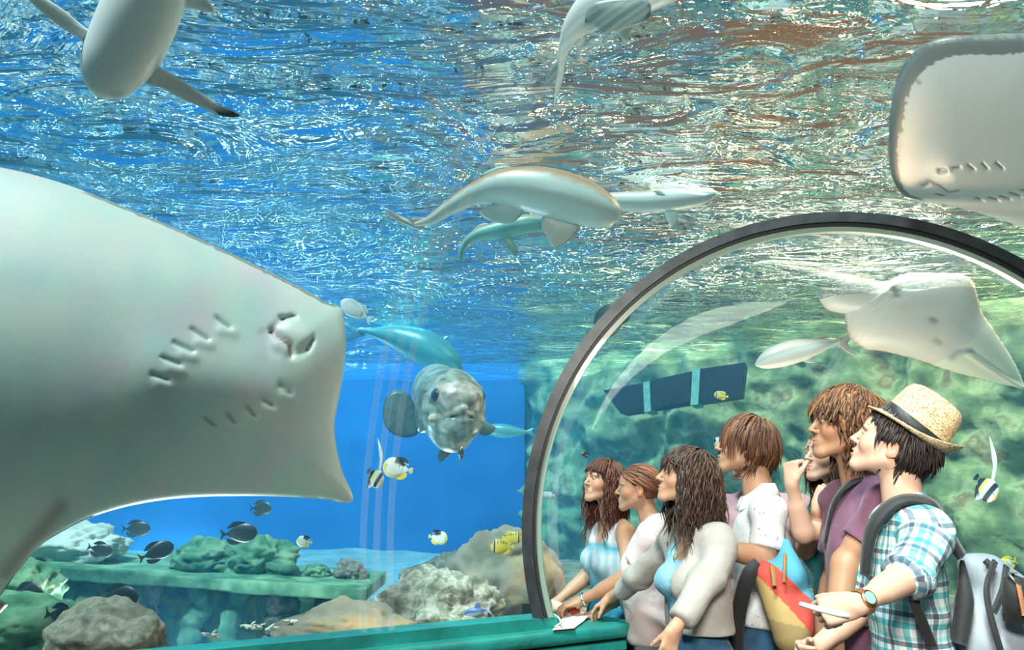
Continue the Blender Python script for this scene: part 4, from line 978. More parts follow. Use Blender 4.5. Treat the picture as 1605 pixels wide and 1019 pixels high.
class Person:
    def __init__(s, head_px, Y, turn, label, skin=SKIN, fem=False, pitch=10, yaw=0, roll=0, build=1.0, headk=1.0, group=None, neck=0, lift=0.0):
        s.lift = lift
        hw = P(head_px[0], head_px[1], Y); s.H = hw.z * 1.075 * 1.0; s.k = s.H / 1.72; k = s.k
        s.fem, s.b, s.skin = fem, build, np.array(skin)
        h = math.radians(90 + turn)
        s.R3 = np.array(Matrix.Rotation(h, 3, 'Z'))
        off = s.R3 @ np.array([0, (.035 + neck) * k, 0])
        s.pos = Vector((hw.x - off[0], hw.y - off[1], 0))
        s.M = Matrix.Translation(s.pos) @ Matrix.Rotation(h, 4, 'Z')
        s.Mi = s.M.inverted()
        s.root = thing('person', label, 'person', tuple(s.pos), group)
        s.ho = np.array([0, (.035 + neck) * k, hw.z]); s.hk = headk * (.97 if fem else 1.0) * min(1.03, k)
        s.hR = rotm('X', pitch) @ rotm('Z', yaw) @ rotm('Y', roll)      # pitch raises the face, yaw turns it
        s.hR = rotm('Z', yaw) @ rotm('X', pitch) @ rotm('Y', roll)
        s.arm = {}
    def loc(s, w): v = s.Mi @ Vector(w); return np.array(v)
    def dloc(s, w): return s.R3.T @ np.array(w, float)
    def J(s, x, y, z): return np.array([x * s.k * s.b, y * s.k, z * s.k + s.lift * min(1, max(0, (z - 1.0) / .3))])
    def sh(s, sd): return s.J(sd * (.150 if s.fem else .172), -.015, 1.352)
    def set_arm(s, sd, elbow, wrist, d=None, n=None, curl=(40, 40, 30), spread=.0, thumb=None, world=True):
        e, w = (s.loc(elbow), s.loc(wrist)) if world else (s.J(*elbow), s.J(*wrist))
        # keep human lengths: upper arm .30, forearm .26
        S = s.sh(sd); L1, L2 = .30 * s.k, .255 * s.k
        e = S + unit(e - S) * min(np.linalg.norm(e - S), L1 * 1.08) if np.linalg.norm(e - S) > L1 * 1.08 else e
        w = e + unit(w - e) * np.clip(np.linalg.norm(w - e), L2 * .8, L2 * 1.15)
        dd = unit(w - e) if d is None else unit(s.dloc(d)) if world else unit(d)
        nn = np.array([-sd, 0, 0.]) if n is None else (unit(s.dloc(n)) if world else unit(n))
        nn = unit(nn - dd * (nn @ dd)); s.arm[sd] = (e, w, dd, nn, curl, spread, thumb)
    def hand(s, F, w, d, n, curl, sd, spread=0, thumb=None):
        k = s.k * (.88 if s.fem else 1.0); col = s.skin * 1.05
        t = unit(np.cross(d, n)) * sd                                # towards the thumb (sd=+1 is the right hand)
        # right hand, palm facing n, fingers d: thumb side
        F.add(cone(w, w + d * .03 * k, .024 * k, .026 * k, (n, .75)), .02, col)
        for i in range(4):
            o = (1.5 - i) * .0185 * k
            base = w + d * (.020 * k) + t * o * .7; kn = w + d * ((.088 - abs(i - 1) * .004) * k) + t * o * 1.08
            F.add(cone(base, kn, .0135 * k, .0105 * k, (n, .85)), .012, col)
            q = kn; a = 0; L = (.95, 1.05, 1.0, .78)[i] * k; sp = t * (1.5 - i) * spread
            for j, ln in enumerate((.043, .027, .022)):
                a += math.radians(curl[j] * (1 + .08 * (i - 1)))
                v = unit(d * math.cos(a) + n * math.sin(a) + sp); q2 = q + v * ln * L
                F.add(cone(q, q2, (.0092 - j * .001) * k, (.0085 - j * .0012) * k), .003, col); q = q2
        b = w + d * .022 * k + t * .022 * k
        tv = unit(d * .75 + t * .35 + n * .5) if thumb is None else unit(thumb)
        q = b + tv * .042 * k; F.add(cone(b, q, .0145 * k, .0115 * k), .014, col)
        tv2 = unit(tv + d * .35 + n * .25); q2 = q + tv2 * .030 * k; F.add(cone(q, q2, .0108 * k, .0095 * k), .004, col)
        tv3 = unit(tv2 + d * .3 + n * .3); F.add(cone(q2, q2 + tv3 * .024 * k, .0093 * k, .0075 * k), .003, col)
    def head(s, F, lips=(.55, .20, .17), brow=(.10, .055, .035), smile=0, mouth_open=0):
        R, o, k = s.hR, s.ho, s.hk; col = s.skin
        T = lambda x, y, z: R @ (np.array([x, y, z]) * k) + o
        def E(c, r, kk=.02, cl=None, rot=None):
            RR = R if rot is None else R @ rot
            F.add(ell(T(*c), np.array(r) * k, RR), kk * k, col if cl is None else cl)
        def C(a, b, ra, rb, kk=.01, cl=None): F.add(cone(T(*a), T(*b), ra * k, rb * k), kk * k, col if cl is None else cl)
        fw = .92 if s.fem else 1.0
        E((0, -.015, .036), (.074, .094, .082)); E((0, .030, -.012), (.060, .062, .082), .03)
        E((0, .055, .045), (.052, .036, .045), .03)                                   # forehead
        for q in (-1, 1):
            C((q * .054 * fw, .0, -.045), (q * .016, .070, -.090), .017, .015, .03)       # jaw
            E((q * .038, .060, -.020), (.024, .024, .024), .025, col * (1.06, .93, .9))    # cheek
            E((q * .030, .0835, .027), (.024, .010, .0065), .014)                          # brow ridge
            C((q * .016, .092, .030), (q * .044, .078, .032), .0030, .0022, .002, brow)   # eyebrow
        E((0, .078, -.093), (.019, .016, .014), .022)                                  # chin
        for q in (-1, 1): F.cut(ell(T(q * .031, .098, .012), np.array([.018, .016, .010]) * k, R), .012 * k)
        C((0, .086, .022), (0, .112, -.020), .0065, .0088, .012)                      # nose
        for q in (-1, 1): E((q * .0125, .099, -.024), (.0075, .010, .0065), .006)
        E((0, .084, -.056), (.024, .014, .018), .02)
        sm = smile * .009
        if smile > .5: E((0, .087, -.054), (.021, .008, .0045), .002, (.85, .83, .78))
        for q in (-1, 1):
            C((0, .0985, -.0510), (q * (.024 + .005 * smile), .0795 - smile * .002, -.0555 + sm), .0042, .0016, .004, lips)
            C((0, .0965, -.0620 - mouth_open), (q * (.021 + .005 * smile), .0805 - smile * .002, -.0600 + sm), .0048, .0016, .004, lips)
        F.cut(ell(T(0, .104, -.0567 - mouth_open * .4), np.array([.018 + .006 * smile, .012, .0016 + mouth_open * .5 + (.0022 if smile > .5 else 0)]) * k, R), .003)
        for q in (-1, 1):                                                             # eyes with lids
            E((q * .031, .079, .0125), (.0128, .0125, .0118), .004, col * .96)
            E((q * .031, .0822, .0115), (.0100, .0105, .0062), .0015, (.78, .76, .74))
            E((q * .031, .0875, .0118), (.0060, .0068, .0058), .001, (.03, .018, .014))
            C((q * .020, .0885, .0175), (q * .043, .084, .0165), .0022, .0018, .002, np.array(brow) * .7)
        for q in (-1, 1):                                                             # ears
            rt = rotm('X', -12) @ rotm('Z', q * -18)
            E((q * .0785, -.010, -.002), (.0065, .018, .031), .007, col * (1.05, .9, .86), rt)
            F.cut(ell(T(q * .0865, -.006, .002), np.array([.007, .0095, .017]) * k, R @ rt), .004 * k)
            E((q * .077, -.004, -.026), (.007, .009, .010), .006, col * (1.05, .9, .86))
        # neck
        nk = .047 if s.fem else .056
        F.add(cone(s.J(0, -.02, 1.33), R @ (np.array([0, -.028, -.035]) * k) + o, nk * s.k * 1.12, nk * k), .03, col)
        F.add(cone(s.J(-.08, -.03, 1.382), s.J(.08, -.03, 1.382), .032 * s.k, .032 * s.k), .05, col)
    def torso(s, off=0.0, low=.80, belly=0):
        k, f = s.k, s.fem; out = []
        def e(x, y, z, a, b, c): return shift(ell(s.J(x, y, z), np.array([a * s.b, b * s.b, c]) * k), off)
        out += [(e(0, -.005, .93, .158, .105, .12), .05), (e(0, .003 + belly * .5, 1.09, .118 if f else .135, .084 + belly, .15), .05)]
        out += [(e(0, -.004, 1.23, .135 if f else .152, .094, .155), .05)]
        w = .115 if f else .135
        for q in (-1, 1): out += [(shift(cone(s.J(q * .02, -.022, 1.402), s.J(q * w, -.015, 1.352), .038 * k, .047 * k), off * .8), .05)]
        if f:
            for q in (-1, 1): out += [(shift(ell(s.J(q * .062, .076, 1.205), np.array([.056, .052, .058]) * k * s.b), off), .03)]
        return out
    def body(s, **kw):
        """the whole skin surface, head to ankles, one continuous mesh"""
        k = s.k; pts = [s.ho]
        lo = np.array([-.36, -.30, .0]); hi = np.array([.36, .36, s.H + .06])
        for sd in s.arm:
            for q in s.arm[sd][:2]: lo = np.minimum(lo, q - .2); hi = np.maximum(hi, q + .2)
        lo[2] = max(lo[2], 0.0)
        fine = [(s.ho - .13, s.ho + .14, .0030)]
        for sd in s.arm:
            w, d = s.arm[sd][1], s.arm[sd][2]; c = w + d * .07; fine.append((c - .10, c + .10, .0042))
        F = Field(lo, hi, .009, fine)
        for pr, kk in s.torso(-.012): F.add(pr, kk, s.skin)
        for q in (-1, 1):
            F.add(cone(s.J(q * .085, 0, .88), s.J(q * .09, .01, .50), .078 * k, .052 * k), .03, s.skin)
            F.add(cone(s.J(q * .09, .01, .50), s.J(q * .09, -.02, .09), .052 * k, .036 * k), .02, s.skin)
            F.add(cone(s.J(q * .09, -.02, .06), s.J(q * .10, .11, .035), .035 * k, .028 * k), .02, s.skin)
        for sd, (e, w, d, n, curl, sp, th) in s.arm.items():
            S = s.sh(sd); c = s.skin
            F.add(ell(S + np.array([sd * .0, 0, -.01]), np.array([.046, .046, .055]) * k), .04, c)
            ra = (.038, .034, .023) if s.fem else (.042, .037, .026)
            F.add(cone(S, e, ra[0] * k, ra[1] * k), .03, c)
            F.add(cone(S + (e - S) * .25, S + (e - S) * .7, ra[0] * 1.02 * k, ra[1] * 1.05 * k), .03, c)
            F.add(cone(e, w, ra[1] * .97 * k, ra[2] * k), .02, c)
            F.add(cone(e + (w - e) * .12, e + (w - e) * .5, ra[1] * 1.04 * k, ra[1] * .8 * k), .03, c)
            s.hand(F, w, d, n, curl, sd, sp, th)
        s.head(F, **kw)
        s.skinobj = sub(F.mesh('body', M_skin, cols=True, M=s.M, smooth=0), s.root)
        return s
    def garment(s, name, m, prims, cuts=(), lo=None, hi=None, step=.007, disp=None, smooth=2, colf=None, cutk=.008):
        L = np.array([-.5, -.45, .0]) if lo is None else np.array(lo); Hh = np.array([.5, .55, s.H]) if hi is None else np.array(hi)
        b0 = np.min([np.minimum(p[0][1], p[0][1]) for p in prims], axis=0) - .05; b1 = np.max([p[0][2] for p in prims], axis=0) + .05
        F = Field(np.maximum(L, b0), np.minimum(Hh, b1), step)
        for p in prims: F.add(p[0], p[1])
        for c in cuts: F.cut(c, cutk)
        o = F.mesh(name, m, M=s.M, disp=disp, smooth=smooth, colf=colf)
        return sub(o, s.root)
    def sleeve(s, sd, t_end, off=.016, off2=.018, past=0.0):
        """prims of a sleeve from the shoulder; t_end<=1 along the upper arm, past = share of the forearm"""
        e, w = s.arm[sd][:2]; S = s.sh(sd); k = s.k; ra = (.038, .034, .024) if s.fem else (.042, .038, .027)
        out = [(shift(ell(S, np.array([.044, .046, .052]) * k), off), .04)]
        q = S + (e - S) * t_end
        if past <= 0: out.append((flatcone(S + (e - S) * -.05, q, (ra[0] + off) * k, (ra[1] + off2) * k), .02))
        else:
            out.append((cone(S, e, (ra[0] + off) * k, (ra[1] + off2) * k), .03))
            out.append((flatcone(e + (w - e) * -.02, e + (w - e) * past, (ra[1] + off2) * k, (ra[1] + (ra[2] - ra[1]) * past + off2) * k), .03))
        return out
    def neckcut(s, r=.062, z=1.457, front=.02, rz=.07):
        return ell(s.J(0, .005 + front * .5, z), np.array([r, r + front, rz]) * s.k)
    def legs(s, name, m, off=.004, top=.98):
        k = s.k; pr = [p for p in s.torso(off)[:2]]
        for q in (-1, 1):
            pr += [(shift(cone(s.J(q * .085, 0, .86), s.J(q * .09, .01, .50), .084 * k, .060 * k), off), .03), (flatcone(s.J(q * .09, .01, .52), s.J(q * .09, -.015, .06), .066 * k, .056 * k), .03)]
        cz = boxs(s.J(0, 0, top + .5), (1, 1, .5 * k))
        o = s.garment(name, m, pr, [cz], step=.012, disp=cloth_disp(.004, 7, 16, s.k * 50))
        for q in (-1, 1):
            F = Field(s.J(q * .10, .04, 0) - (.08, .19, .0), s.J(q * .10, .04, 0) + (.08, .19, .12), .008)
            F.add(cone(s.J(q * .09, -.03, .045), s.J(q * .10, .10, .035), .045 * k, .040 * k), .02); F.add(cone(s.J(q * .09, -.02, .05), s.J(q * .09, -.02, .09), .045 * k, .042 * k), .02)
            F.keep(lambda X, Y, Z: .004 - Z + 0 * X)
            sub(F.mesh('shoe', M_shoe, M=s.M), s.root)
        return o
    def hair(s, color, n=320, length=.10, wave=0.0, bangs=.07, side=.0, seed=1, thick=.0048, back=None, vol=.0, part=0.0, cover_ear=True, tie=None, highlight=(.30, .14, .06), hairline=.078, frizz=.25, clear_face=True, tuck=0):
        n = int(n * 1.9); rnd = random.Random(seed); R, o, k = s.hR, s.ho, s.hk; col = np.array(color); hl = np.array(highlight)
        cen = np.array([0, -.016, .036]); rad = np.array([.079, .099, .088]) + vol
        # base volume
        F = Field(o - .16, o + .16, .006)
        F.add(ell(R @ (cen * k) + o, (rad - .001) * k, R), .01)
        if vol > .006 or length > .14: F.add(ell(R @ (np.array([0, -.045, -.01]) * k) + o, np.array([.070, .065, .09]) * k, R), .03)
        F.cut(ell(R @ (np.array([0, .105, -.045]) * k) + o, np.array([.062, .085, .118]) * k, R), .01)
        F.cut(ell(R @ (np.array([0, .06, -.10]) * k) + o, np.array([.10, .10, .085]) * k, R), .01)
        if not cover_ear:
            for q in (-1, 1): F.cut(ell(R @ (np.array([q * .085, .004, -.008]) * k) + o, np.array([.022, .030, .036]) * k, R), .006)
        base = F.mesh('hair', M_hair, M=None, smooth=1); me = base.data
        V = np.zeros(len(me.vertices) * 3); me.vertices.foreach_get('co', V); V = V.reshape(-1, 3)
        verts = [Vector(v) for v in V]; faces = [tuple(p.vertices) for p in me.polygons]; cols = [tuple(col * .6)] * len(verts)
        bpy.data.objects.remove(base)
        whorl = np.array([part, -.045, .118])
        down = R.T @ np.array([0, 0, -1.0])
        cnt = 0
        while cnt < n:
            th = rnd.uniform(0, 2 * math.pi); ph = math.acos(rnd.uniform(-.75, 1))
            dirn = np.array([math.sin(ph) * math.cos(th), math.sin(ph) * math.sin(th), math.cos(ph)]); p = cen + dirn * rad * 1.0
            y, z, x = p[1], p[2], abs(p[0])
            if y > .045 and z < hairline - .02 + (x / .07) * -.018: continue
            if y > .0 and z < .03 + (y - 0) * .6: continue
            if y <= 0 and z < -.055: continue
            if not cover_ear and -.03 < y < .03 and z < .032 and x > .05: continue
            cnt += 1
            L = length * rnd.uniform(.75, 1.1); front = y > .035 and z > .03
            if front: L = bangs * rnd.uniform(.8, 1.15)
            elif y > -.02 and x > .045: L = (length + side) * rnd.uniform(.8, 1.1)
            v = p - whorl; v = v - dirn * (v @ dirn); v = v / max(np.linalg.norm(v), 1e-6)
            if tie is not None:
                tv = np.array(tie) - p; v = tv / max(np.linalg.norm(tv), 1e-6); L = np.linalg.norm(tv) * 1.12
            lay = rnd.uniform(.002, .012) + vol * .3; steps = max(7, int(L / .011)); st = L / steps; pts = []; q = p.copy()
            ph0 = rnd.uniform(0, 6.28); jit = np.array([rnd.gauss(0, 1) for _ in range(3)]) * frizz * .35
            for i in range(steps + 1):
                t = i / steps; pts.append(q.copy())
                g = .16 + .25 * t if tie is None else 0
                if tie is not None: v = unit(v * .6 + unit(np.array(tie) - q) * .5)
                else: v = unit(v + down * g + jit * .16)
                w = np.array([math.sin(ph0 + t * L * 80), math.cos(ph0 * 1.7 + t * L * 70), 0]) * wave * .75
                q = q + (v + w) * st
                r_ = (q - cen) / (rad + lay); m_ = np.linalg.norm(r_)
                if m_ < 1: q = cen + (r_ / m_) * (rad + lay)
                if not cover_ear and tie is None and i > 3 and -.036 < q[1] < .03 and q[2] < .026 and abs(q[0]) > .05: break
                if tuck and q[2] < -.035 and q[1] < .03: q[0] *= 1 - tuck * .06; q[1] += tuck * .0022
                # neck / shoulders
                if q[2] < -.05:
                    c2 = np.array([0, -.03]); dd = q[:2] - c2; rr = np.linalg.norm(dd); lim = .058 + max(0, -.10 - q[2]) * .25
                    if rr < lim: q[:2] = c2 + dd / max(rr, 1e-6) * lim
                if clear_face and q[1] > .045 and q[2] < .045 and not front: q[0] = math.copysign(max(abs(q[0]), .074), q[0]); q[1] = min(q[1], .05)
            W = [R @ (a * k) + o for a in pts]; steps = len(pts) - 1
            tk = thick * rnd.uniform(.7, 1.25) * k; rr = [tk * (.55 + .6 * math.sin(math.pi * min(1, .25 + .6 * i / steps))) * (1 - (i / steps) ** 4 * .92) for i in range(steps + 1)]
            nv = len(verts); tube(verts, faces, W, rr, 5, .55, tuple(R @ dirn), cap=False)
            c_ = col * rnd.uniform(.6, 1.35) + hl * max(0, rnd.gauss(-.1, .45)) * .8; cols += [tuple(np.clip(c_, 0, 1))] * (len(verts) - nv)
        Mv = s.M
        ob = mesh('hair', [Mv @ Vector(a) for a in verts], faces, M_hair, cols=None)
        if len(ob.data.vertices) == len(cols): setcol(ob.data, cols)
        return sub(ob, s.root)
M_shoe = mat('shoe_canvas', (.08, .07, .07), .7)
def drape(p, r0, r1, z):
    return cone(p.J(0, -.003, 1.18), p.J(0, -.003, z), r0 * p.k, r1 * p.k, (np.array([0, 1.0, 0]), .66))
def fabric(name, color, c2=None, scale=8, lo=.4, hi=.65, rough=.85, weave=220, bump=.25):
    return mat(name, color, rough, spec=.25, sheen=.15, noise_=(scale, 4, c2, lo, hi) if c2 else None, bump=(13, .55, 5, .014))
M_denim = fabric('blue_denim', (.025, .09, .18), (.06, .16, .28), 9)
M_khaki = fabric('khaki_cotton', (.42, .34, .22), (.50, .42, .28))
M_darkcloth = fabric('dark_trousers', (.03, .035, .05))
M_greytr = fabric('grey_trousers', (.16, .17, .18))

# --- woman in the tie-dyed tank top, at the corner of the ledge
pA = Person((944, 758), 3.98, 24, 'smiling woman with long auburn hair in a tie-dyed blue and white tank top', SKIN, True, pitch=12, yaw=8)
pA.set_arm(-1, (-.24, .02, 1.10), (-.20, .20, .98), world=False, d=(.3, 1, -.2), n=(0, 0, -1), curl=(15, 15, 10))
pA.set_arm(1, (.24, .0, 1.10), (.22, .20, .98), world=False, d=(-.3, 1, -.2), n=(0, 0, -1), curl=(15, 15, 10))
pA.body(smile=1, lips=(.55, .18, .16))
def tiedye():
    m = bpy.data.materials.new('tie_dyed_jersey'); m.use_nodes = True; nt = m.node_tree; N = nt.nodes; L = nt.links; b = N['Principled BSDF']; b.inputs['Roughness'].default_value = .85
    tc = N.new('ShaderNodeTexCoord'); sx = N.new('ShaderNodeSeparateXYZ'); L.new(tc.outputs['Object'], sx.inputs[0])
    n = N.new('ShaderNodeTexNoise'); n.inputs['Scale'].default_value = 5; n.inputs['Detail'].default_value = 3; L.new(tc.outputs['Object'], n.inputs[0])
    w = N.new('ShaderNodeTexWave'); w.inputs['Scale'].default_value = 9; w.inputs['Distortion'].default_value = 5; w.inputs['Detail'].default_value = 2; w.bands_direction = 'X'; L.new(tc.outputs['Object'], w.inputs[0])
    a = N.new('ShaderNodeMath'); a.operation = 'MULTIPLY_ADD'; a.inputs[1].default_value = .14; L.new(n.outputs[0], a.inputs[0]); L.new(sx.outputs['Z'], a.inputs[2])
    r = N.new('ShaderNodeValToRGB'); mr = N.new('ShaderNodeMapRange'); mr.inputs[1].default_value = .85; mr.inputs[2].default_value = 1.55; L.new(a.outputs[0], mr.inputs[0]); L.new(mr.outputs[0], r.inputs[0])
    e = r.color_ramp.elements; cs = [(0, (.02, .20, .34)), (.30, (.03, .30, .45)), (.42, (.55, .75, .85)), (.50, (.60, .78, .88)), (.56, (.08, .45, .62)), (.60, (.80, .84, .92)), (.78, (.88, .88, .95)), (.86, (.12, .50, .68)), (.95, (.75, .86, .92))]
    e[0].color = (*cs[0][1], 1); e[1].position = .95; e[1].color = (*cs[-1][1], 1)
    for p, c in cs[1:-1]:
        q = e.new(p); q.color = (*c, 1)
    mx = N.new('ShaderNodeMix'); mx.data_type = 'RGBA'; mx.inputs[7].default_value = (.04, .34, .50, 1)
    m2 = N.new('ShaderNodeMath'); m2.operation = 'MULTIPLY'; m2.inputs[1].default_value = .35; L.new(w.outputs[1], m2.inputs[0]); L.new(m2.outputs[0], mx.inputs[0]); L.new(r.outputs[0], mx.inputs[6]); L.new(mx.outputs[2], b.inputs['Base Color']); return m
def tanktop(p, name, m, off=.008, hem=.93, seed=0, w=.085, zc=1.34):
    pr = p.torso(off); k = p.k
    for q in (-1, 1): pr.append((cone(p.J(q * .08, .06, 1.30), p.J(q * .075, -.02, 1.385), .016 * k, .015 * k), .015))
    cuts = [boxs(p.J(0, 0, hem - .5), (1, 1, .5 * k)), ell(p.J(0, .06, 1.40), np.array([.078, .12, .12]) * k), boxs(p.J(0, 0, 1.425), (1, 1, .02 * k))]
    for q in (-1, 1): cuts.append(ell(p.J(q * .19, 0, 1.33), np.array([.08, .14, .13]) * k))
    return p.garment(name, m, pr, cuts, disp=cloth_disp(.0035, 8, 12, seed))
tanktop(pA, 'tank_top', tiedye(), seed=1, hem=.82)
pA.legs('trousers', M_denim); pA.hair((.065, .022, .016), n=420, length=.26, wave=.55, bangs=.05, side=.04, seed=4, vol=.008, highlight=(.22, .07, .03), hairline=.085)

# --- woman in the pale pink tee, leaning on the ledge
pB = Person((1000, 768), 3.72, -12, 'woman with a reddish brown ponytail in a pale pink tee, leaning on the ledge', SKIN_T, True, pitch=3, yaw=4, build=1.12, neck=.02, lift=.03)
pB.set_arm(-1, P(982, 905, 3.66), P(908, 943, 3.72), d=(-.95, .05, -.22), n=(0, .2, -1), curl=(35, 30, 20))
pB.set_arm(1, P(985, 900, 3.95), P(930, 935, 4.0), d=(-1, 0, -.1), n=(0, 0, -1), curl=(25, 20, 20))
pB.body(); M_pink = fabric('pale_pink_jersey', (.76, .65, .65))
pr = pB.torso(.016, belly=.03) + pB.sleeve(-1, .62, .024, .028) + pB.sleeve(1, .62, .024, .028)
pB.garment('tee_shirt', M_pink, pr, [boxs(pB.J(0, 0, .88 - .5), (1, 1, .5 * pB.k)), pB.neckcut(.058, 1.452, .02)], disp=cloth_disp(.0045, 8, 13, 5))
pB.legs('trousers', M_greytr)
pB.hair((.14, .055, .03), n=300, length=.11, wave=.12, bangs=.08, seed=8, tie=(0, -.125, -.02), cover_ear=False, highlight=(.5, .2, .1), thick=.006)
def ponytail(p, color, root, seed, n=80, L=.17, wave=.5):
    rnd = random.Random(seed); v, f, cols = [], [], []; R, o, k = p.hR, p.ho, p.hk
    for i in range(n):
        q = np.array(root) + np.array([rnd.gauss(0, .011), rnd.gauss(0, .009), rnd.gauss(0, .008)]); pts = []; d = unit(np.array([rnd.gauss(0, .25), -.9, .15])); l = L * rnd.uniform(.6, 1.1); st = l / 12; ph = rnd.uniform(0, 6)
        for j in range(13):
            pts.append(p.M @ Vector(R @ (q * k) + o)); d = unit(d + (R.T @ np.array([0, 0, -1.0])) * .28); q = q + (d + np.array([math.sin(ph + j), math.cos(ph + j * 1.1), 0]) * wave * .5) * st
        tk = rnd.uniform(.004, .007); nv = len(v); tube(v, f, pts, [tk * (1 - (j / 12) ** 3 * .9) for j in range(13)], 5, .6, cap=False); c = np.array(color) * rnd.uniform(.6, 1.5); cols += [tuple(c)] * (len(v) - nv)
    ob = mesh('ponytail', v, f, M_hair, cols=None); setcol(ob.data, cols) if len(ob.data.vertices) == len(cols) else None; sub(ob, p.root)
ponytail(pB, (.10, .045, .03), (0, -.13, -.025), 3)
def band_round(p, name, sd, t, r, w, m, parent=None):
    e, wr = p.arm[sd][:2]; c = e + (wr - e) * t; u = unit(wr - e); a = unit(np.cross(u, [0, 0, 1.0])); b = np.cross(a, u); v, f = [], []; n = 28
    for i in range(n):
        th = 2 * math.pi * i / n; rad = a * math.cos(th) + b * math.sin(th)
        for (rr, h) in ((r, -w), (r + .003, -w), (r + .003, w), (r, w)): v.append(p.M @ Vector(c + rad * rr + u * h))
    for i in range(n):
        for q in range(4): f.append((4 * i + q, 4 * i + (q + 1) % 4, 4 * ((i + 1) % n) + (q + 1) % 4, 4 * ((i + 1) % n) + q))
    return sub(mesh(name, v, f, m), parent or p.root)
M_silver = mat('silver_metal', (.75, .77, .8), .25, metal=1)
band_round(pB, 'bracelet', -1, .90, .0285, .004, M_silver)

# --- woman in the grey cardigan
pC = Person((1073, 752), 3.08, 24, 'woman with long dark wavy hair in an open grey cardigan over a light blue top', SKIN, True, pitch=14, yaw=-20, build=1.0)
pC.set_arm(-1, P(1112, 905, 2.92), P(1058, 985, 2.82), d=(-.35, -.1, -.9), n=(-.3, 1, 0), curl=(22, 20, 14))
pC.set_arm(1, P(1003, 905, 3.42), P(955, 938, 3.66), d=(-.75, .35, -.5), n=(0, .1, -1), curl=(25, 25, 20))
pC.body(lips=(.5, .22, .2))
M_ltblue = fabric('light_blue_jersey', (.30, .60, .78), (.12, .42, .62), 5, .42, .6)
tanktop(pC, 'blue_top', M_ltblue, .008, 1.03, 2)
M_card = fabric('grey_knit', (.47, .46, .43), (.43, .42, .40), 12)
k = pC.k; pr = pC.torso(.023) + pC.sleeve(-1, 1, .015, .018, past=.84) + pC.sleeve(1, 1, .015, .017, past=.62)
pr.append((drape(pC, .135, .16, .80), .05))
cu = [boxs(pC.J(0, 0, 1.015 - .5), (1, 1, .5 * k)), pC.neckcut(.066, 1.442, .03), boxs(pC.J(.035, .30, 1.0), np.array([.085, .25, .9]) * k, rotm('Z', 4)), ell(pC.J(0, .10, 1.36), np.array([.07, .09, .15]) * k)]
pC.garment('cardigan', M_card, pr, cu, disp=cloth_disp(.0055, 7, 12, 9))
pC.legs('jeans', M_denim, top=1.10)
pC.hair((.040, .022, .016), n=460, length=.27, wave=.55, bangs=.075, side=.03, seed=12, vol=.010, highlight=(.14, .07, .04), hairline=.082)
tubeobj_pts = [pC.M @ Vector(pC.J(x, y, z)) for x, y, z in ((-.05, .0, 1.385), (-.03, .06, 1.345), (0, .10, 1.29), (.03, .06, 1.345), (.05, .0, 1.385))]
sub(tubeobj('necklace', [Vector(q) for q in catmull(tubeobj_pts, 6)], .0022, mat('gold_chain', (.8, .45, .12), .3, metal=1), seg=6), pC.root)

# --- man in the white polo shirt
pD = Person((1168, 702), 3.32, -8, 'man with short straight brown hair in a white speckled polo shirt, wearing the tricolour backpack', SKIN_T, False, pitch=10, yaw=2)
pD.set_arm(-1, P(1200, 876, 3.12), P(1128, 858, 3.10), d=(-1, .1, .05), n=(0, .6, -.5), curl=(45, 50, 35))
pD.set_arm(1, (.24, .04, 1.10), (.14, .26, 1.12), world=False, d=(-.3, 1, 0), n=(-1, 0, 0), curl=(40, 40, 30))
pD.body()
def dotted(name, base, dots, scale=26, size=.16):
    m = fabric(name, base); nt = m.node_tree; N = nt.nodes; L = nt.links; b = N['Principled BSDF']; tc = N.new('ShaderNodeTexCoord')
    v = N.new('ShaderNodeTexVoronoi'); v.inputs['Scale'].default_value = scale; L.new(tc.outputs['Object'], v.inputs['Vector'])
    lt = N.new('ShaderNodeMath'); lt.operation = 'LESS_THAN'; lt.inputs[1].default_value = size; L.new(v.outputs['Distance'], lt.inputs[0])
    r = N.new('ShaderNodeValToRGB'); e = r.color_ramp.elements; r.color_ramp.interpolation = 'CONSTANT'; e[0].color = (*dots[0], 1); e[1].position = .5; e[1].color = (*dots[1], 1)
    sx = N.new('ShaderNodeSeparateColor'); L.new(v.outputs['Color'], sx.inputs[0]); L.new(sx.outputs[0], r.inputs[0])
    mx = N.new('ShaderNodeMix'); mx.data_type = 'RGBA'; mx.inputs[6].default_value = (*base, 1); L.new(lt.outputs[0], mx.inputs[0]); L.new(r.outputs[0], mx.inputs[7]); L.new(mx.outputs[2], b.inputs['Base Color']); return m
M_polo = dotted('speckled_white_pique', (.74, .77, .80), ((.22, .28, .42), (.62, .34, .34)), 44, .15)
def collar(p, m, r=.062, z=1.405, h=.045, name='collar', front=.02, tilt=.3):
    k = p.k; v, f = [], []; n = 40
    for i in range(n + 1):
        a = math.radians(-62 + 304 * i / n - 90 + 152 - 62); a = math.radians(118 + 304 * i / n)   # opening towards +Y
        a = math.radians(90 + 24 + 312 * i / n); c, s_ = math.cos(a), math.sin(a)
        ft = max(0, s_)
        for (rr, zz) in ((r, 0), (r * .93, h), (r * .98, h + .004), (r * 1.28, -.002), (r * 1.22, -.006), (r * 1.02, -.004)):
            v.append(p.M @ Vector(p.J(c * rr * 1.05, -.012 + s_ * rr * (1 + ft * .35), z + zz - ft * .055 + (1 - ft) * .006)))
    w = 6
    for i in range(n):
        for q in range(w): f.append((w * i + q, w * i + (q + 1) % w, w * (i + 1) + (q + 1) % w, w * (i + 1) + q))
    f.append(tuple(range(w))[::-1]); f.append(tuple(range(w * n, w * n + w)))
    return sub(mesh(name, v, f, m), p.root)
pr = pD.torso(.013) + pD.sleeve(-1, .76, .016, .024) + pD.sleeve(1, .72, .016, .024)
pr.append((drape(pD, .135, .15, .78), .05))
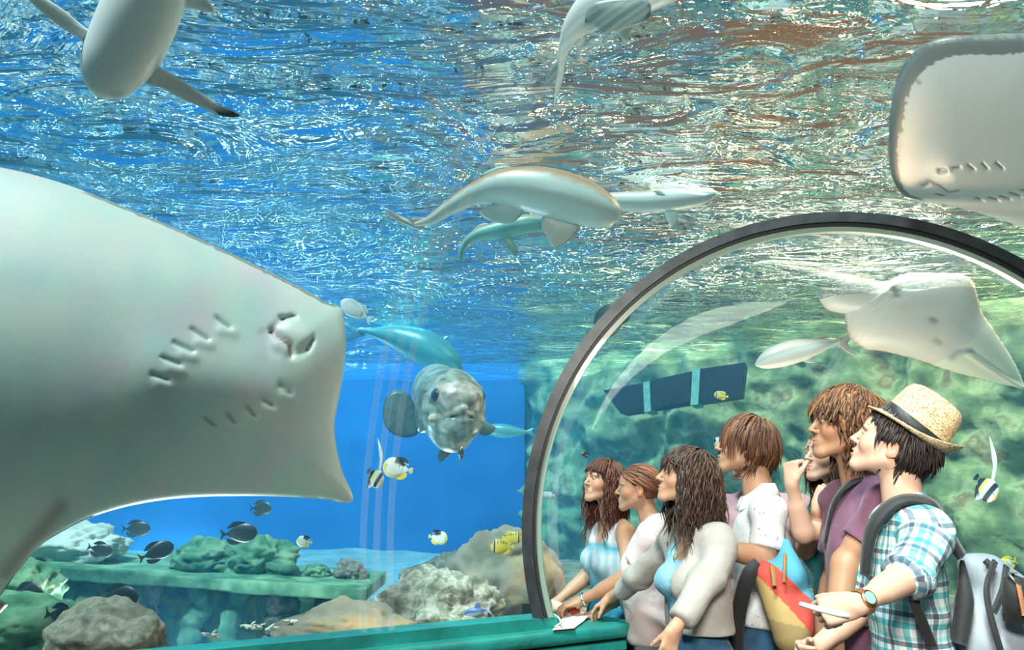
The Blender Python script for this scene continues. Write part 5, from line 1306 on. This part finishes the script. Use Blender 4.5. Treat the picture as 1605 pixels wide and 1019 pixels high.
pD.garment('polo_shirt', M_polo, pr, [boxs(pD.J(0, 0, .93 - .5), (1, 1, .5 * pD.k)), pD.neckcut(.058, 1.462, .03)], disp=cloth_disp(.0045, 7, 12, 21)); collar(pD, M_polo)
pD.legs('jeans', M_denim, top=1.04)
pD.hair((.075, .030, .018), n=520, length=.09, wave=.05, bangs=.115, side=.0, seed=21, vol=.006, highlight=(.36, .15, .05), hairline=.09, frizz=.12, tuck=1.2)

# --- man behind him in the pink shirt
pE = Person((1180, 714), 3.80, 52, 'person in a pink shirt, mostly hidden behind the man in the white polo shirt', SKIN_T, False, pitch=5, yaw=-40, build=1.12)
pE.set_arm(-1, P(1160, 870, 3.55), P(1152, 948, 3.42), d=(-1, -.1, -.15), n=(0, .3, -1), curl=(30, 40, 30)); pE.set_arm(1, (.27, .02, 1.10), (.20, .22, 1.05), world=False, d=(-.4, 1, -.1), n=(-1, 0, 0))
pE.body(); M_pinkshirt = fabric('pink_cotton', (.50, .32, .37))
pr = pE.torso(.018) + pE.sleeve(-1, 1, .018, .02, past=.45) + pE.sleeve(1, 1, .018, .02, past=.45)
pE.garment('shirt', M_pinkshirt, pr, [boxs(pE.J(0, 0, .86 - .5), (1, 1, .5 * pE.k)), pE.neckcut(.058, 1.462, .03)], disp=cloth_disp(.006, 7, 12, 33)); pE.legs('trousers', M_darkcloth)
pE.hair((.05, .03, .02), n=260, length=.08, bangs=.06, seed=31)

# --- woman in the teal tee with her fists raised
pF = Person((1298, 718), 3.36, 16, 'woman in a teal tee holding one fist up to her mouth', SKIN_L, True, pitch=10, yaw=4)
pF.set_arm(-1, P(1238, 842, 3.10), P(1243, 768, 3.08), d=(.05, .1, 1), n=(.8, .55, 0), curl=(75, 80, 40), thumb=None)
pF.set_arm(1, P(1262, 862, 3.36), P(1283, 796, 3.12), d=(.4, -.1, .8), n=(.6, .8, 0), curl=(60, 70, 40))
pF.arm[-1], pF.arm[1] = pF.arm[-1], pF.arm[1]
pF.body(lips=(.62, .22, .2)); M_teal = fabric('teal_jersey', (.03, .33, .42), (.02, .24, .33), 6)
pr = pF.torso(.012) + pF.sleeve(-1, .62, .015, .024) + pF.sleeve(1, .62, .015, .024)
pr.append((drape(pF, .12, .14, .82), .05))
pF.garment('tee_shirt', M_teal, pr, [boxs(pF.J(0, 0, .96 - .5), (1, 1, .5 * pF.k)), pF.neckcut(.062, 1.452, .03)], disp=cloth_disp(.005, 7, 12, 41)); pF.legs('trousers', M_khaki, top=1.06)
pF.hair((.045, .02, .014), n=300, length=.24, wave=.35, bangs=.04, seed=41, highlight=(.2, .08, .04))

# --- man in the purple tee
pG = Person((1322, 672), 2.84, 2, 'man with shaggy wavy brown hair in a purple tee, a black strap over his shoulder', SKIN_T, False, pitch=8, yaw=0)
pG.set_arm(-1, P(1326, 880, 2.70), P(1310, 972, 2.66), d=(-.15, 0, -1), n=(-.2, 1, 0), curl=(22, 20, 15))
pG.set_arm(1, (.24, .0, 1.08), (.25, .08, .84), world=False, n=(-1, 0, 0), d=(0, .2, -1), curl=(20, 20, 15))
pG.body(); M_purple = fabric('purple_jersey', (.19, .085, .155), (.25, .12, .20), 5)
pr = pG.torso(.014) + pG.sleeve(-1, .68, .017, .026) + pG.sleeve(1, .66, .017, .026)
pr.append((drape(pG, .135, .15, .80), .05))
pG.garment('tee_shirt', M_purple, pr, [boxs(pG.J(0, 0, .82 - .5), (1, 1, .5 * pG.k)), pG.neckcut(.058, 1.457, .03)], disp=cloth_disp(.005, 7, 12, 51)); pG.legs('trousers', M_khaki)
pG.hair((.10, .045, .022), n=620, length=.12, wave=.55, bangs=.075, side=-.01, seed=51, vol=.015, highlight=(.45, .22, .09), hairline=.085, thick=.0055, frizz=.6)
M_web = fabric('black_webbing', (.02, .022, .025), rough=.7)
def strap(p, name, pts, w=.028, t=.006, m=None, parent=None, nrm=None):
    """a flat strap through local points; its flat side lies against the torso"""
    c = catmull([p.J(*q) for q in pts], 8); v, f = [], []; n = len(c); cen = p.J(0, 0, 1.2)
    for i, q in enumerate(c):
        tg = unit(c[min(i + 1, n - 1)] - c[max(i - 1, 0)]); out = q - np.array([0, 0, cen[2]]); out = out * (1, 1, .35); out = unit(out - tg * (out @ tg)); sd = np.cross(tg, out)
        for (a, b) in ((-w / 2, 0), (-w / 2, t), (w / 2, t), (w / 2, 0)): v.append(p.M @ Vector(q + sd * a + out * b))
    for i in range(n - 1):
        for q in range(4): f.append((4 * i + q, 4 * i + (q + 1) % 4, 4 * i + 4 + (q + 1) % 4, 4 * i + 4 + q))
    f.append((0, 1, 2, 3)); e = 4 * (n - 1); f.append((e + 3, e + 2, e + 1, e))
    return mesh(name, v, f, m or M_web, parent)
t = thing('shoulder_bag', 'black shoulder bag strap worn by the man in the purple tee', 'bag', tuple(pG.pos + Vector((0, 0, 1))))
sub(strap(pG, 'strap', [(.03, .112, 1.22), (-.01, .085, 1.36), (-.055, .02, 1.428), (-.085, -.06, 1.405), (-.09, -.115, 1.28), (-.05, -.125, 1.05)], .030, .007), t)
F = Field((-.05, -.30, .78), (.25, -.10, 1.08), .008); F.add(boxs(pG.J(.09, -.195, .93), (.09, .045, .10), None, .03)); sub(F.mesh('bag_body', M_web, M=pG.M), t)

# --- man in the straw hat and plaid shirt
pH = Person((1398, 700), 2.50, -5, 'man in a straw hat and teal plaid shirt, wearing the grey backpack', SKIN_L, False, pitch=24, yaw=-22, neck=-.03, build=.88)
pH.set_arm(-1, P(1428, 900, 2.27), P(1344, 948, 2.17), d=(-.75, .35, -.25), n=(.0, .9, -.35), curl=(58, 66, 45))
pH.set_arm(1, (.22, .06, 1.10), (.10, .26, .98), world=False, d=(-.7, .7, 0), n=(-.7, -.7, 0), curl=(45, 45, 30))
pH.body(mouth_open=.003, lips=(.62, .30, .26))
def plaid():
    m = bpy.data.materials.new('teal_plaid_cotton'); m.use_nodes = True; nt = m.node_tree; N = nt.nodes; L = nt.links; b = N['Principled BSDF']; b.inputs['Roughness'].default_value = .85
    a = N.new('ShaderNodeVertexColor'); a.layer_name = 'Col'; sx = N.new('ShaderNodeSeparateColor'); L.new(a.outputs[0], sx.inputs[0]); cols = []
    def bands(sock, period):
        mu = N.new('ShaderNodeMath'); mu.operation = 'MULTIPLY'; mu.inputs[1].default_value = 1 / period; L.new(sock, mu.inputs[0]); fr = N.new('ShaderNodeMath'); fr.operation = 'FRACT'; L.new(mu.outputs[0], fr.inputs[0])
        r = N.new('ShaderNodeValToRGB'); r.color_ramp.interpolation = 'CONSTANT'; L.new(fr.outputs[0], r.inputs[0]); e = r.color_ramp.elements
        W = (.92, .95, .95)
        cs = [(0, W), (.14, (.22, .62, .68)), (.34, W), (.52, (.24, .28, .34)), (.68, W), (.74, (.50, .82, .85)), (.88, W)]
        e[0].color = (*cs[0][1], 1); e[1].position = cs[1][0]; e[1].color = (*cs[1][1], 1)
        for p, c in cs[2:]:
            q = e.new(p); q.color = (*c, 1)
        return r.outputs[0]
    A = bands(sx.outputs[0], .082); B = bands(sx.outputs[1], .082)
    mx = N.new('ShaderNodeMix'); mx.data_type = 'RGBA'; mx.blend_type = 'MULTIPLY'; mx.inputs[0].default_value = 1; L.new(A, mx.inputs[6]); L.new(B, mx.inputs[7]); L.new(mx.outputs[2], b.inputs['Base Color'])
    tc = N.new('ShaderNodeTexCoord'); n2 = N.new('ShaderNodeTexNoise'); n2.inputs['Scale'].default_value = 30; L.new(tc.outputs['Object'], n2.inputs[0]); bp = N.new('ShaderNodeBump'); bp.inputs['Strength'].default_value = .3; bp.inputs['Distance'].default_value = .01; L.new(n2.outputs[0], bp.inputs['Height']); L.new(bp.outputs[0], b.inputs['Normal'])
    return m
M_plaid = plaid()
def plaid_uv(p):
    def f(V, C):
        out = np.zeros((len(V), 3)); out[:, 0] = np.arctan2(V[:, 1], V[:, 0]) * .15 + 1; out[:, 1] = V[:, 2]
        for sd in (-1, 1):
            e, w = p.arm[sd][:2]; S = p.sh(sd)
            for a, b_, r in ((S, e, .085), (e, w, .08)):
                ba = b_ - a; t = ((V - a) @ ba) / (ba @ ba); c = a + np.clip(t, 0, 1)[:, None] * ba; d = V - c; dist = np.linalg.norm(d, axis=1)
                u = unit(ba); x = unit(np.cross(u, [0, 1.0, 0])); y = np.cross(u, x); m = (dist < r) & (t > .12) & (t < 1.1) & (V[:, 0] * sd > .13 if a is S else True)
                out[m, 0] = np.arctan2(d[m] @ y, d[m] @ x) * .055 + 1; out[m, 1] = (t * np.linalg.norm(ba))[m] + 1
        return out
    return f
pr = pH.torso(.014) + pH.sleeve(-1, 1, .014, .022, past=.08) + pH.sleeve(1, 1, .018, .024, past=.08)
pr.append((drape(pH, .132, .152, .72), .05))
for sd in (-1, 1):
    e, w = pH.arm[sd][:2]; u = unit(w - e)
    for q in (-.06, .0, .06): pr.append((flatcone(e + u * (.255 * q), e + u * (.255 * q + .022), .062, .064), .008))
pH.garment('plaid_shirt', M_plaid, pr, [boxs(pH.J(0, 0, .74 - .5), (1, 1, .5 * pH.k)), pH.neckcut(.060, 1.462, .03)], disp=cloth_disp(.0050, 8, 13, 61), colf=plaid_uv(pH), step=.006)
M_plc = fabric('teal_plaid_collar', (.62, .82, .84), (.10, .38, .44), 45, .45, .55); collar(pH, M_plc, .066, 1.409)
pH.legs('trousers', M_darkcloth)
pH.hair((.022, .014, .014), n=460, length=.078, wave=.08, bangs=.035, side=.0, seed=61, vol=.004, highlight=(.06, .04, .04), cover_ear=False, hairline=.09, frizz=.2, tuck=1.5)
# straw hat (clothing of the man)
def straw():
    m = bpy.data.materials.new('woven_straw'); m.use_nodes = True; nt = m.node_tree; N = nt.nodes; L = nt.links; b = N['Principled BSDF']; b.inputs['Roughness'].default_value = .8
    tc = N.new('ShaderNodeTexCoord'); v = N.new('ShaderNodeTexVoronoi'); v.inputs['Scale'].default_value = 230; v.inputs['Randomness'].default_value = .6; L.new(tc.outputs['Object'], v.inputs[0])
    r = N.new('ShaderNodeValToRGB'); e = r.color_ramp.elements; e[0].color = (.30, .17, .07, 1); e[1].position = .55; e[1].color = (.86, .68, .42, 1)
    sx = N.new('ShaderNodeSeparateColor'); L.new(v.outputs['Color'], sx.inputs[0]); L.new(sx.outputs[0], r.inputs[0]); L.new(r.outputs[0], b.inputs['Base Color'])
    bp = N.new('ShaderNodeBump'); bp.inputs['Strength'].default_value = .6; bp.inputs['Distance'].default_value = .003; L.new(v.outputs['Distance'], bp.inputs['Height']); L.new(bp.outputs[0], b.inputs['Normal']); return m
M_straw = straw()
def hat(p, pitch=-0, fwd=0):
    HR = p.hR @ rotm('X', pitch); o = p.ho + p.hR @ (np.array([0, -.020 + fwd, .062]) * p.hk); k = p.hk; n = 64
    def prof(rings, name, m, parent):
        v, f = [], []
        for (fn) in rings:
            for i in range(n):
                th = 2 * math.pi * i / n; v.append(p.M @ Vector(HR @ (np.array(fn(math.cos(th), math.sin(th))) * k) + o))
        R_ = len(rings)
        for a in range(R_ - 1):
            for i in range(n): f.append((a * n + i, a * n + (i + 1) % n, (a + 1) * n + (i + 1) % n, (a + 1) * n + i))
        f.append(tuple(range((R_ - 1) * n, R_ * n)))
        ob = mesh(name, v, f, m, None); return sub(ob, parent)
    def ring(rx, ry, z, dz=lambda c, s: 0): return lambda c, s: (rx * c, ry * s, z + dz(c, s))
    root_name = 'straw_hat'
    brim = lambda amt: (lambda c, s: amt * (-.012 * s + .030 * max(0, -s) ** 2 + .006 * c * c))
    rings = [ring(.082, .094, .004), ring(.100, .112, -.004, brim(.4)), ring(.116, .128, -.006, brim(1)), ring(.124, .138, -.002, brim(1.5)), ring(.1245, .1385, .002, brim(1.5)), ring(.116, .128, -.001, brim(1)), ring(.100, .112, .002, brim(.4)), ring(.0865, .099, .008),
             ring(.086, .098, .03), ring(.085, .097, .065), ring(.083, .094, .100), ring(.077, .086, .120, lambda c, s: .008 * abs(c)), ring(.066, .074, .128, lambda c, s: .010 * abs(c) - .002 * s), ring(.045, .050, .118, lambda c, s: -.006 * s), ring(.018, .026, .112)]
    h = prof(rings, root_name, M_straw, p.root)
    band = [ring(.0875, .100, .008), ring(.0890, .1015, .012), ring(.0885, .1005, .036), ring(.0865, .0985, .038)]
    b = prof(band, 'hat_band', fabric('black_ribbon', (.015, .016, .022), rough=.5), p.root); b.parent = h; b.matrix_parent_inverse = h.matrix_basis.inverted() @ p.root.matrix_basis.inverted() @ p.root.matrix_basis
    # bands drawn open: drop the cap face
    bm = bmesh.new(); bm.from_mesh(b.data); bm.faces.ensure_lookup_table(); big = max(bm.faces, key=lambda q: len(q.verts)); bmesh.ops.delete(bm, geom=[big], context='FACES_ONLY'); bm.to_mesh(b.data); bm.free()
    return h
hat(pH, 20, -.010)

# ------------------------------------------------------------ things people carry
def ribbon(name, pts, w, t, m, nrm, parent=None, n=8):
    """flat strap through world points; nrm = direction its flat side faces (a vector or one per point)"""
    c = catmull([np.array(q, float) for q in pts], n); k = len(c); v, f = [], []
    N_ = [nrm] * len(pts) if not hasattr(nrm[0], '__len__') else nrm; Nc = catmull([np.array(q, float) for q in N_], n)
    for i, q in enumerate(c):
        tg = unit(c[min(i + 1, k - 1)] - c[max(i - 1, 0)]); out = unit(Nc[i] - tg * (Nc[i] @ tg)); sd = np.cross(tg, out); ww = w if not hasattr(w, '__len__') else np.interp(i / (k - 1), np.linspace(0, 1, len(w)), w)
        for (a, b) in ((-ww / 2, -t / 2), (-ww / 2 * .8, t / 2), (ww / 2 * .8, t / 2), (ww / 2, -t / 2)): v.append(q + sd * a + out * b)
    for i in range(k - 1):
        for j in range(4): f.append((4 * i + j, 4 * i + (j + 1) % 4, 4 * i + 4 + (j + 1) % 4, 4 * i + 4 + j))
    f.append((0, 1, 2, 3)); e = 4 * (k - 1); f.append((e + 3, e + 2, e + 1, e)); o = mesh(name, v, f, m)
    return sub(o, parent) if parent else o
M_grey = fabric('blue_grey_nylon', (.26, .32, .40), (.33, .39, .46), 5, rough=.55, weave=150, bump=.15)
def grey_backpack():
    Y = 2.50; t = thing('backpack', 'blue grey backpack hanging on the back of the man in the straw hat', 'backpack', tuple(P(1560, 960, Y)))
    X = lambda px, py, y=Y: np.array(P(px, py, y))
    W = lambda *q: np.array(pH.M @ Vector(pH.J(*q)))
    o0 = X(1570, 1030); F = Field(o0 - (.30, .22, .32), o0 + (.30, .22, .36), .008)
    F.add(cone(X(1550, 905), X(1560, 1000), .055, .110), .06); F.add(cone(X(1600, 950), X(1615, 1120), .06, .11), .08); F.add(cone(X(1540, 1010), X(1560, 1140), .11, .12), .08); F.add(cone(X(1522, 885), X(1600, 930), .030, .05), .04)
    sub(F.mesh('bag_body', M_grey, disp=cloth_disp(.006, 10, 10, 3)), t)
    ribbon('side_panel', [X(1508, 880, 2.44), X(1512, 940, 2.40), X(1503, 1010, 2.38)], (.012, .05, .04), .02, M_web, (-.5, -1, 0), t)
    ribbon('compression_strap', [X(1560, 880, 2.42), X(1548, 915, 2.37), X(1549, 945, 2.35), X(1560, 990, 2.33), X(1572, 1030, 2.33)], .018, .006, M_web, (0, -1, 0), t)
    ribbon('zip_band', [X(1578, 888, 2.42), X(1572, 925, 2.37), X(1558, 960, 2.345)], .02, .006, M_web, (0, -1, 0), t)
    ribbon('haul_patch', [X(1544, 878, 2.435), X(1556, 888, 2.42)], .02, .006, M_web, (0, -1, 0), t)
    ribbon('shoulder_strap', [W(-.06, .135, 1.22), W(-.085, .11, 1.36), W(-.095, .03, 1.438), W(-.10, -.06, 1.432), X(1478, 822, 2.40), X(1508, 872, 2.40)], (.03, .045, .05, .055, .058, .045), .014, M_web, [(-.9, -.3, .0), (-.7, -.4, .6), (0, -.4, 1), (.4, -.6, .8), (.6, -.8, .4), (.6, -.8, .3)], t, 10)
    ribbon('lower_strap', [X(1430, 935, 2.26), X(1446, 975, 2.28), X(1462, 1015, 2.30)], .028, .005, M_web, (-.3, -1, .1), t)
grey_backpack()
M_bottle = mat('clear_bottle', (.75, .78, .8), .15, trans=.5)
def bag_side():
    t = thing('drinks_bottle', 'black drinks bottle with a tan strap at the edge of the grey backpack', 'bottle', tuple(P(1596, 940, 2.36)))
    sub(tubeobj('bottle_body', [P(1592, 975, 2.34), P(1590, 930, 2.34), P(1588, 905, 2.34), P(1587, 898, 2.34)], [.030, .032, .028, .014], M_web, None, 16), t)
    sub(tubeobj('metal_clip', [P(1580, 899, 2.32), P(1590, 910, 2.31), P(1598, 918, 2.31)], [.004, .004, .004], M_silver, None, 8), t)
    ribbon('strap', [P(1596, 915, 2.31), P(1600, 935, 2.30), P(1606, 965, 2.30)], .014, .004, fabric('tan_leather', (.45, .20, .09)), (0, -1, 0), t)
bag_side()
def tri_backpack():
    Y = 3.02; t = thing('backpack', 'tan, red and blue drawstring backpack on the back of the polo-shirt man', 'backpack', tuple(P(1225, 930, Y)))
    X = lambda px, py, y=Y: np.array(P(px, py, y)); o0 = X(1225, 935); k = 1 / 413
    F = Field(o0 - (.22, .20, .28), o0 + (.22, .20, .28), .005); c_b, c_r, c_t = (.10, .42, .62), (.62, .09, .07), (.50, .36, .15)
    F.add(cone(X(1205, 905, 3.06), X(1240, 995), .050, .062), .05, c_t); F.add(cone(X(1235, 905, 3.06), X(1248, 975), .055, .055), .05, c_t); F.add(cone(X(1232, 852, 3.08), X(1238, 900), .016, .055), .04, c_t); F.add(cone(X(1262, 945), X(1250, 985), .02, .035), .04, c_t)
    def colf(V, C):
        out = np.zeros((len(V), 3))
        x = (V[:, 0] - o0[0]) / k; z = -(V[:, 2] - o0[2]) / k                       # centimetre-like units, right and down
        s1 = (z - (-40 + 35)) - (x + 42) * 1.15; s2 = (z + 57) - (x + 20) * 1.0
        m1 = z > -43 + (x + 43) * 1.22; m2 = z > -58 + (x + 22) * 1.05
        out[:] = c_b; out[m2] = c_r; out[m1] = c_t; dark = (z > 35 + x * .2) & m1; out[dark] = (.34, .26, .11); return out
    sub(F.mesh('bag_body', mat('canvas', attr=True, rough=.85, bump=(120, .3, 2, .002)), disp=cloth_disp(.004, 12, 12, 8), colf=colf), t)
    tan = fabric('tan_leather_tab', (.42, .22, .09)); ribbon('leather_tab', [X(1231, 868, 3.0), X(1230, 890, 2.96), X(1229, 912, 2.955)], .012, .005, tan, (0, -1, 0), t)
    ribbon('leather_tab', [X(1210, 885, 2.985), X(1213, 905, 2.965), X(1214, 918, 2.96)], .018, .005, tan, (0, -1, 0), t); ribbon('leather_tab', [X(1247, 895, 2.99), X(1250, 905, 2.965)], .008, .005, fabric('pale_tab', (.6, .5, .3)), (0, -1, 0), t)
    ribbon('shoulder_strap', [X(1222, 778, 3.16), X(1226, 815, 3.15), X(1230, 850, 3.10)], .020, .006, M_web, (1, -.6, 0), t)
    ribbon('lower_strap', [X(1190, 884, 3.05), X(1172, 905, 3.05), X(1158, 960, 3.10), X(1150, 1030, 3.14)], .055, .008, M_web, (-.3, -1, 0), t)
tri_backpack()
# wristwatch (clothing accessory of the man in the straw hat)
M_brown = fabric('brown_strap', (.22, .09, .04), rough=.5)
band_round(pH, 'watch_strap', -1, .93, .032, .010, M_brown)
e, w = pH.arm[-1][:2]; u = unit(w - e); wc = e + (w - e) * .93; toCam = unit(pH.loc((0, 0, 1.5)) - wc); nrm = unit(toCam - u * (toCam @ u))
def disc(name, c, n_, r, h, m, parent):
    a = unit(np.cross(n_, [0, 0, 1.0])); b = np.cross(n_, a); v, f = [], []; k = 28
    for (rr, hh) in ((r, 0), (r, h * .8), (r * .88, h), (0.0005, h)):
        for i in range(k): th = 2 * math.pi * i / k; v.append(pH.M @ Vector(c + a * math.cos(th) * rr + b * math.sin(th) * rr + n_ * hh))
    for q in range(3):
        for i in range(k): f.append((q * k + i, q * k + (i + 1) % k, (q + 1) * k + (i + 1) % k, (q + 1) * k + i))
    return sub(mesh(name, v, f, m, smooth=False), parent)
disc('watch_case', wc + nrm * .029, nrm, .021, .008, mat('gold_case', (.75, .38, .16), .25, metal=1), pH.root); disc('watch_dial', wc + nrm * .0365, nrm, .016, .0012, mat('watch_face', (.25, .45, .42), .2), pH.root)
o = tubeobj('paper_stick', [P(1254, 947, 2.16), P(1280, 954, 2.13), P(1312, 962, 2.12), P(1330, 966, 2.12)], [.0065, .0075, .008, .008], mat('white_paper', (.88, .88, .86), .7), seg=8)
tag(o, 'white rolled paper held in the hand of the man in the straw hat', 'paper')
# things lying on the ledge
M_paper = mat('paper', (.86, .82, .76), .7)
def pamphlet():
    pts = [(866, 987), (884, 966), (908, 958), (925, 962), (915, 973), (900, 984)]; v = [PZ(x, y, .884 + (.012 if i in (2, 3) else 0)) for i, (x, y) in enumerate(pts)]; n = len(v)
    v2 = [q + Vector((0, 0, -.003)) for q in v]; o = mesh('pamphlet', v + v2, [tuple(range(n)), tuple(range(n, 2 * n))[::-1]] + [(i, i + n, (i + 1) % n + n, (i + 1) % n) for i in range(n)], M_paper, smooth=False)
    tag(o, 'white folded pamphlet lying open on the end of the green ledge', 'pamphlet')
pamphlet()
F = Field(np.array(PZ(885, 962, .90)) - .12, np.array(PZ(885, 962, .90)) + .12, .006)
for i, (x, y) in enumerate([(878, 962), (886, 957), (893, 956), (898, 960), (879, 972), (876, 979)]): F.add(cone(PZ(x, y, .898), PZ(x + 8, y - 3, .905), .011, .010), .008)
o = F.mesh('red_cloth_pouch', fabric('red_cloth', (.50, .06, .03), (.30, .05, .03), 30), disp=cloth_disp(.003, 60, 60, 2)); tag(o, 'crumpled red pouch on the ledge beside the white pamphlet', 'pouch')
o = tubeobj('white_cord', [PZ(x, y, z) for x, y, z in ((859, 957, .91), (868, 963, .915), (876, 969, .92), (880, 976, .905), (870, 983, .893))], [.004] * 5, M_paper, seg=8); tag(o, 'white cord looped over the red pouch on the ledge', 'cord')
# lit information panel beyond the visitors
t = thing('information_panel', 'small lit blue and white information panel seen between the cardigan and the polo shirt', 'panel', tuple(P(1124, 960, 4.75)))
def card(name, px0, py0, px1, py1, Y, m, parent, th=.03):
    a, b, c, d = P(px0, py0, Y), P(px1, py0, Y), P(px1, py1, Y), P(px0, py1, Y); v = [a, b, c, d] + [q + Vector((0, th, 0)) for q in (a, b, c, d)]
    return sub(mesh(name, v, [(0, 1, 2, 3), (7, 6, 5, 4), (0, 4, 5, 1), (1, 5, 6, 2), (2, 6, 7, 3), (3, 7, 4, 0)], m, smooth=False), parent)
def emis(name, c, s):
    m = bpy.data.materials.new(name); m.use_nodes = True; b = m.node_tree.nodes['Principled BSDF']; b.inputs['Base Color'].default_value = (*c, 1); b.inputs['Emission Color'].default_value = (*c, 1); b.inputs['Emission Strength'].default_value = s; return m
card('screen', 1108, 903, 1142, 916, 4.75, emis('lit_white_screen', (.75, .9, 1), 1.2), t); card('screen', 1108, 917, 1142, 927, 4.75, emis('lit_blue_screen', (.02, .12, .6), 1.0), t); card('panel_frame', 1104, 899, 1146, 935, 4.79, M_silver, t); sub(tubeobj('post', [P(1125, 935, 4.8), Vector((P(1125, 935, 4.8).x, 4.8, 0))], [.03, .03], M_silver), t)
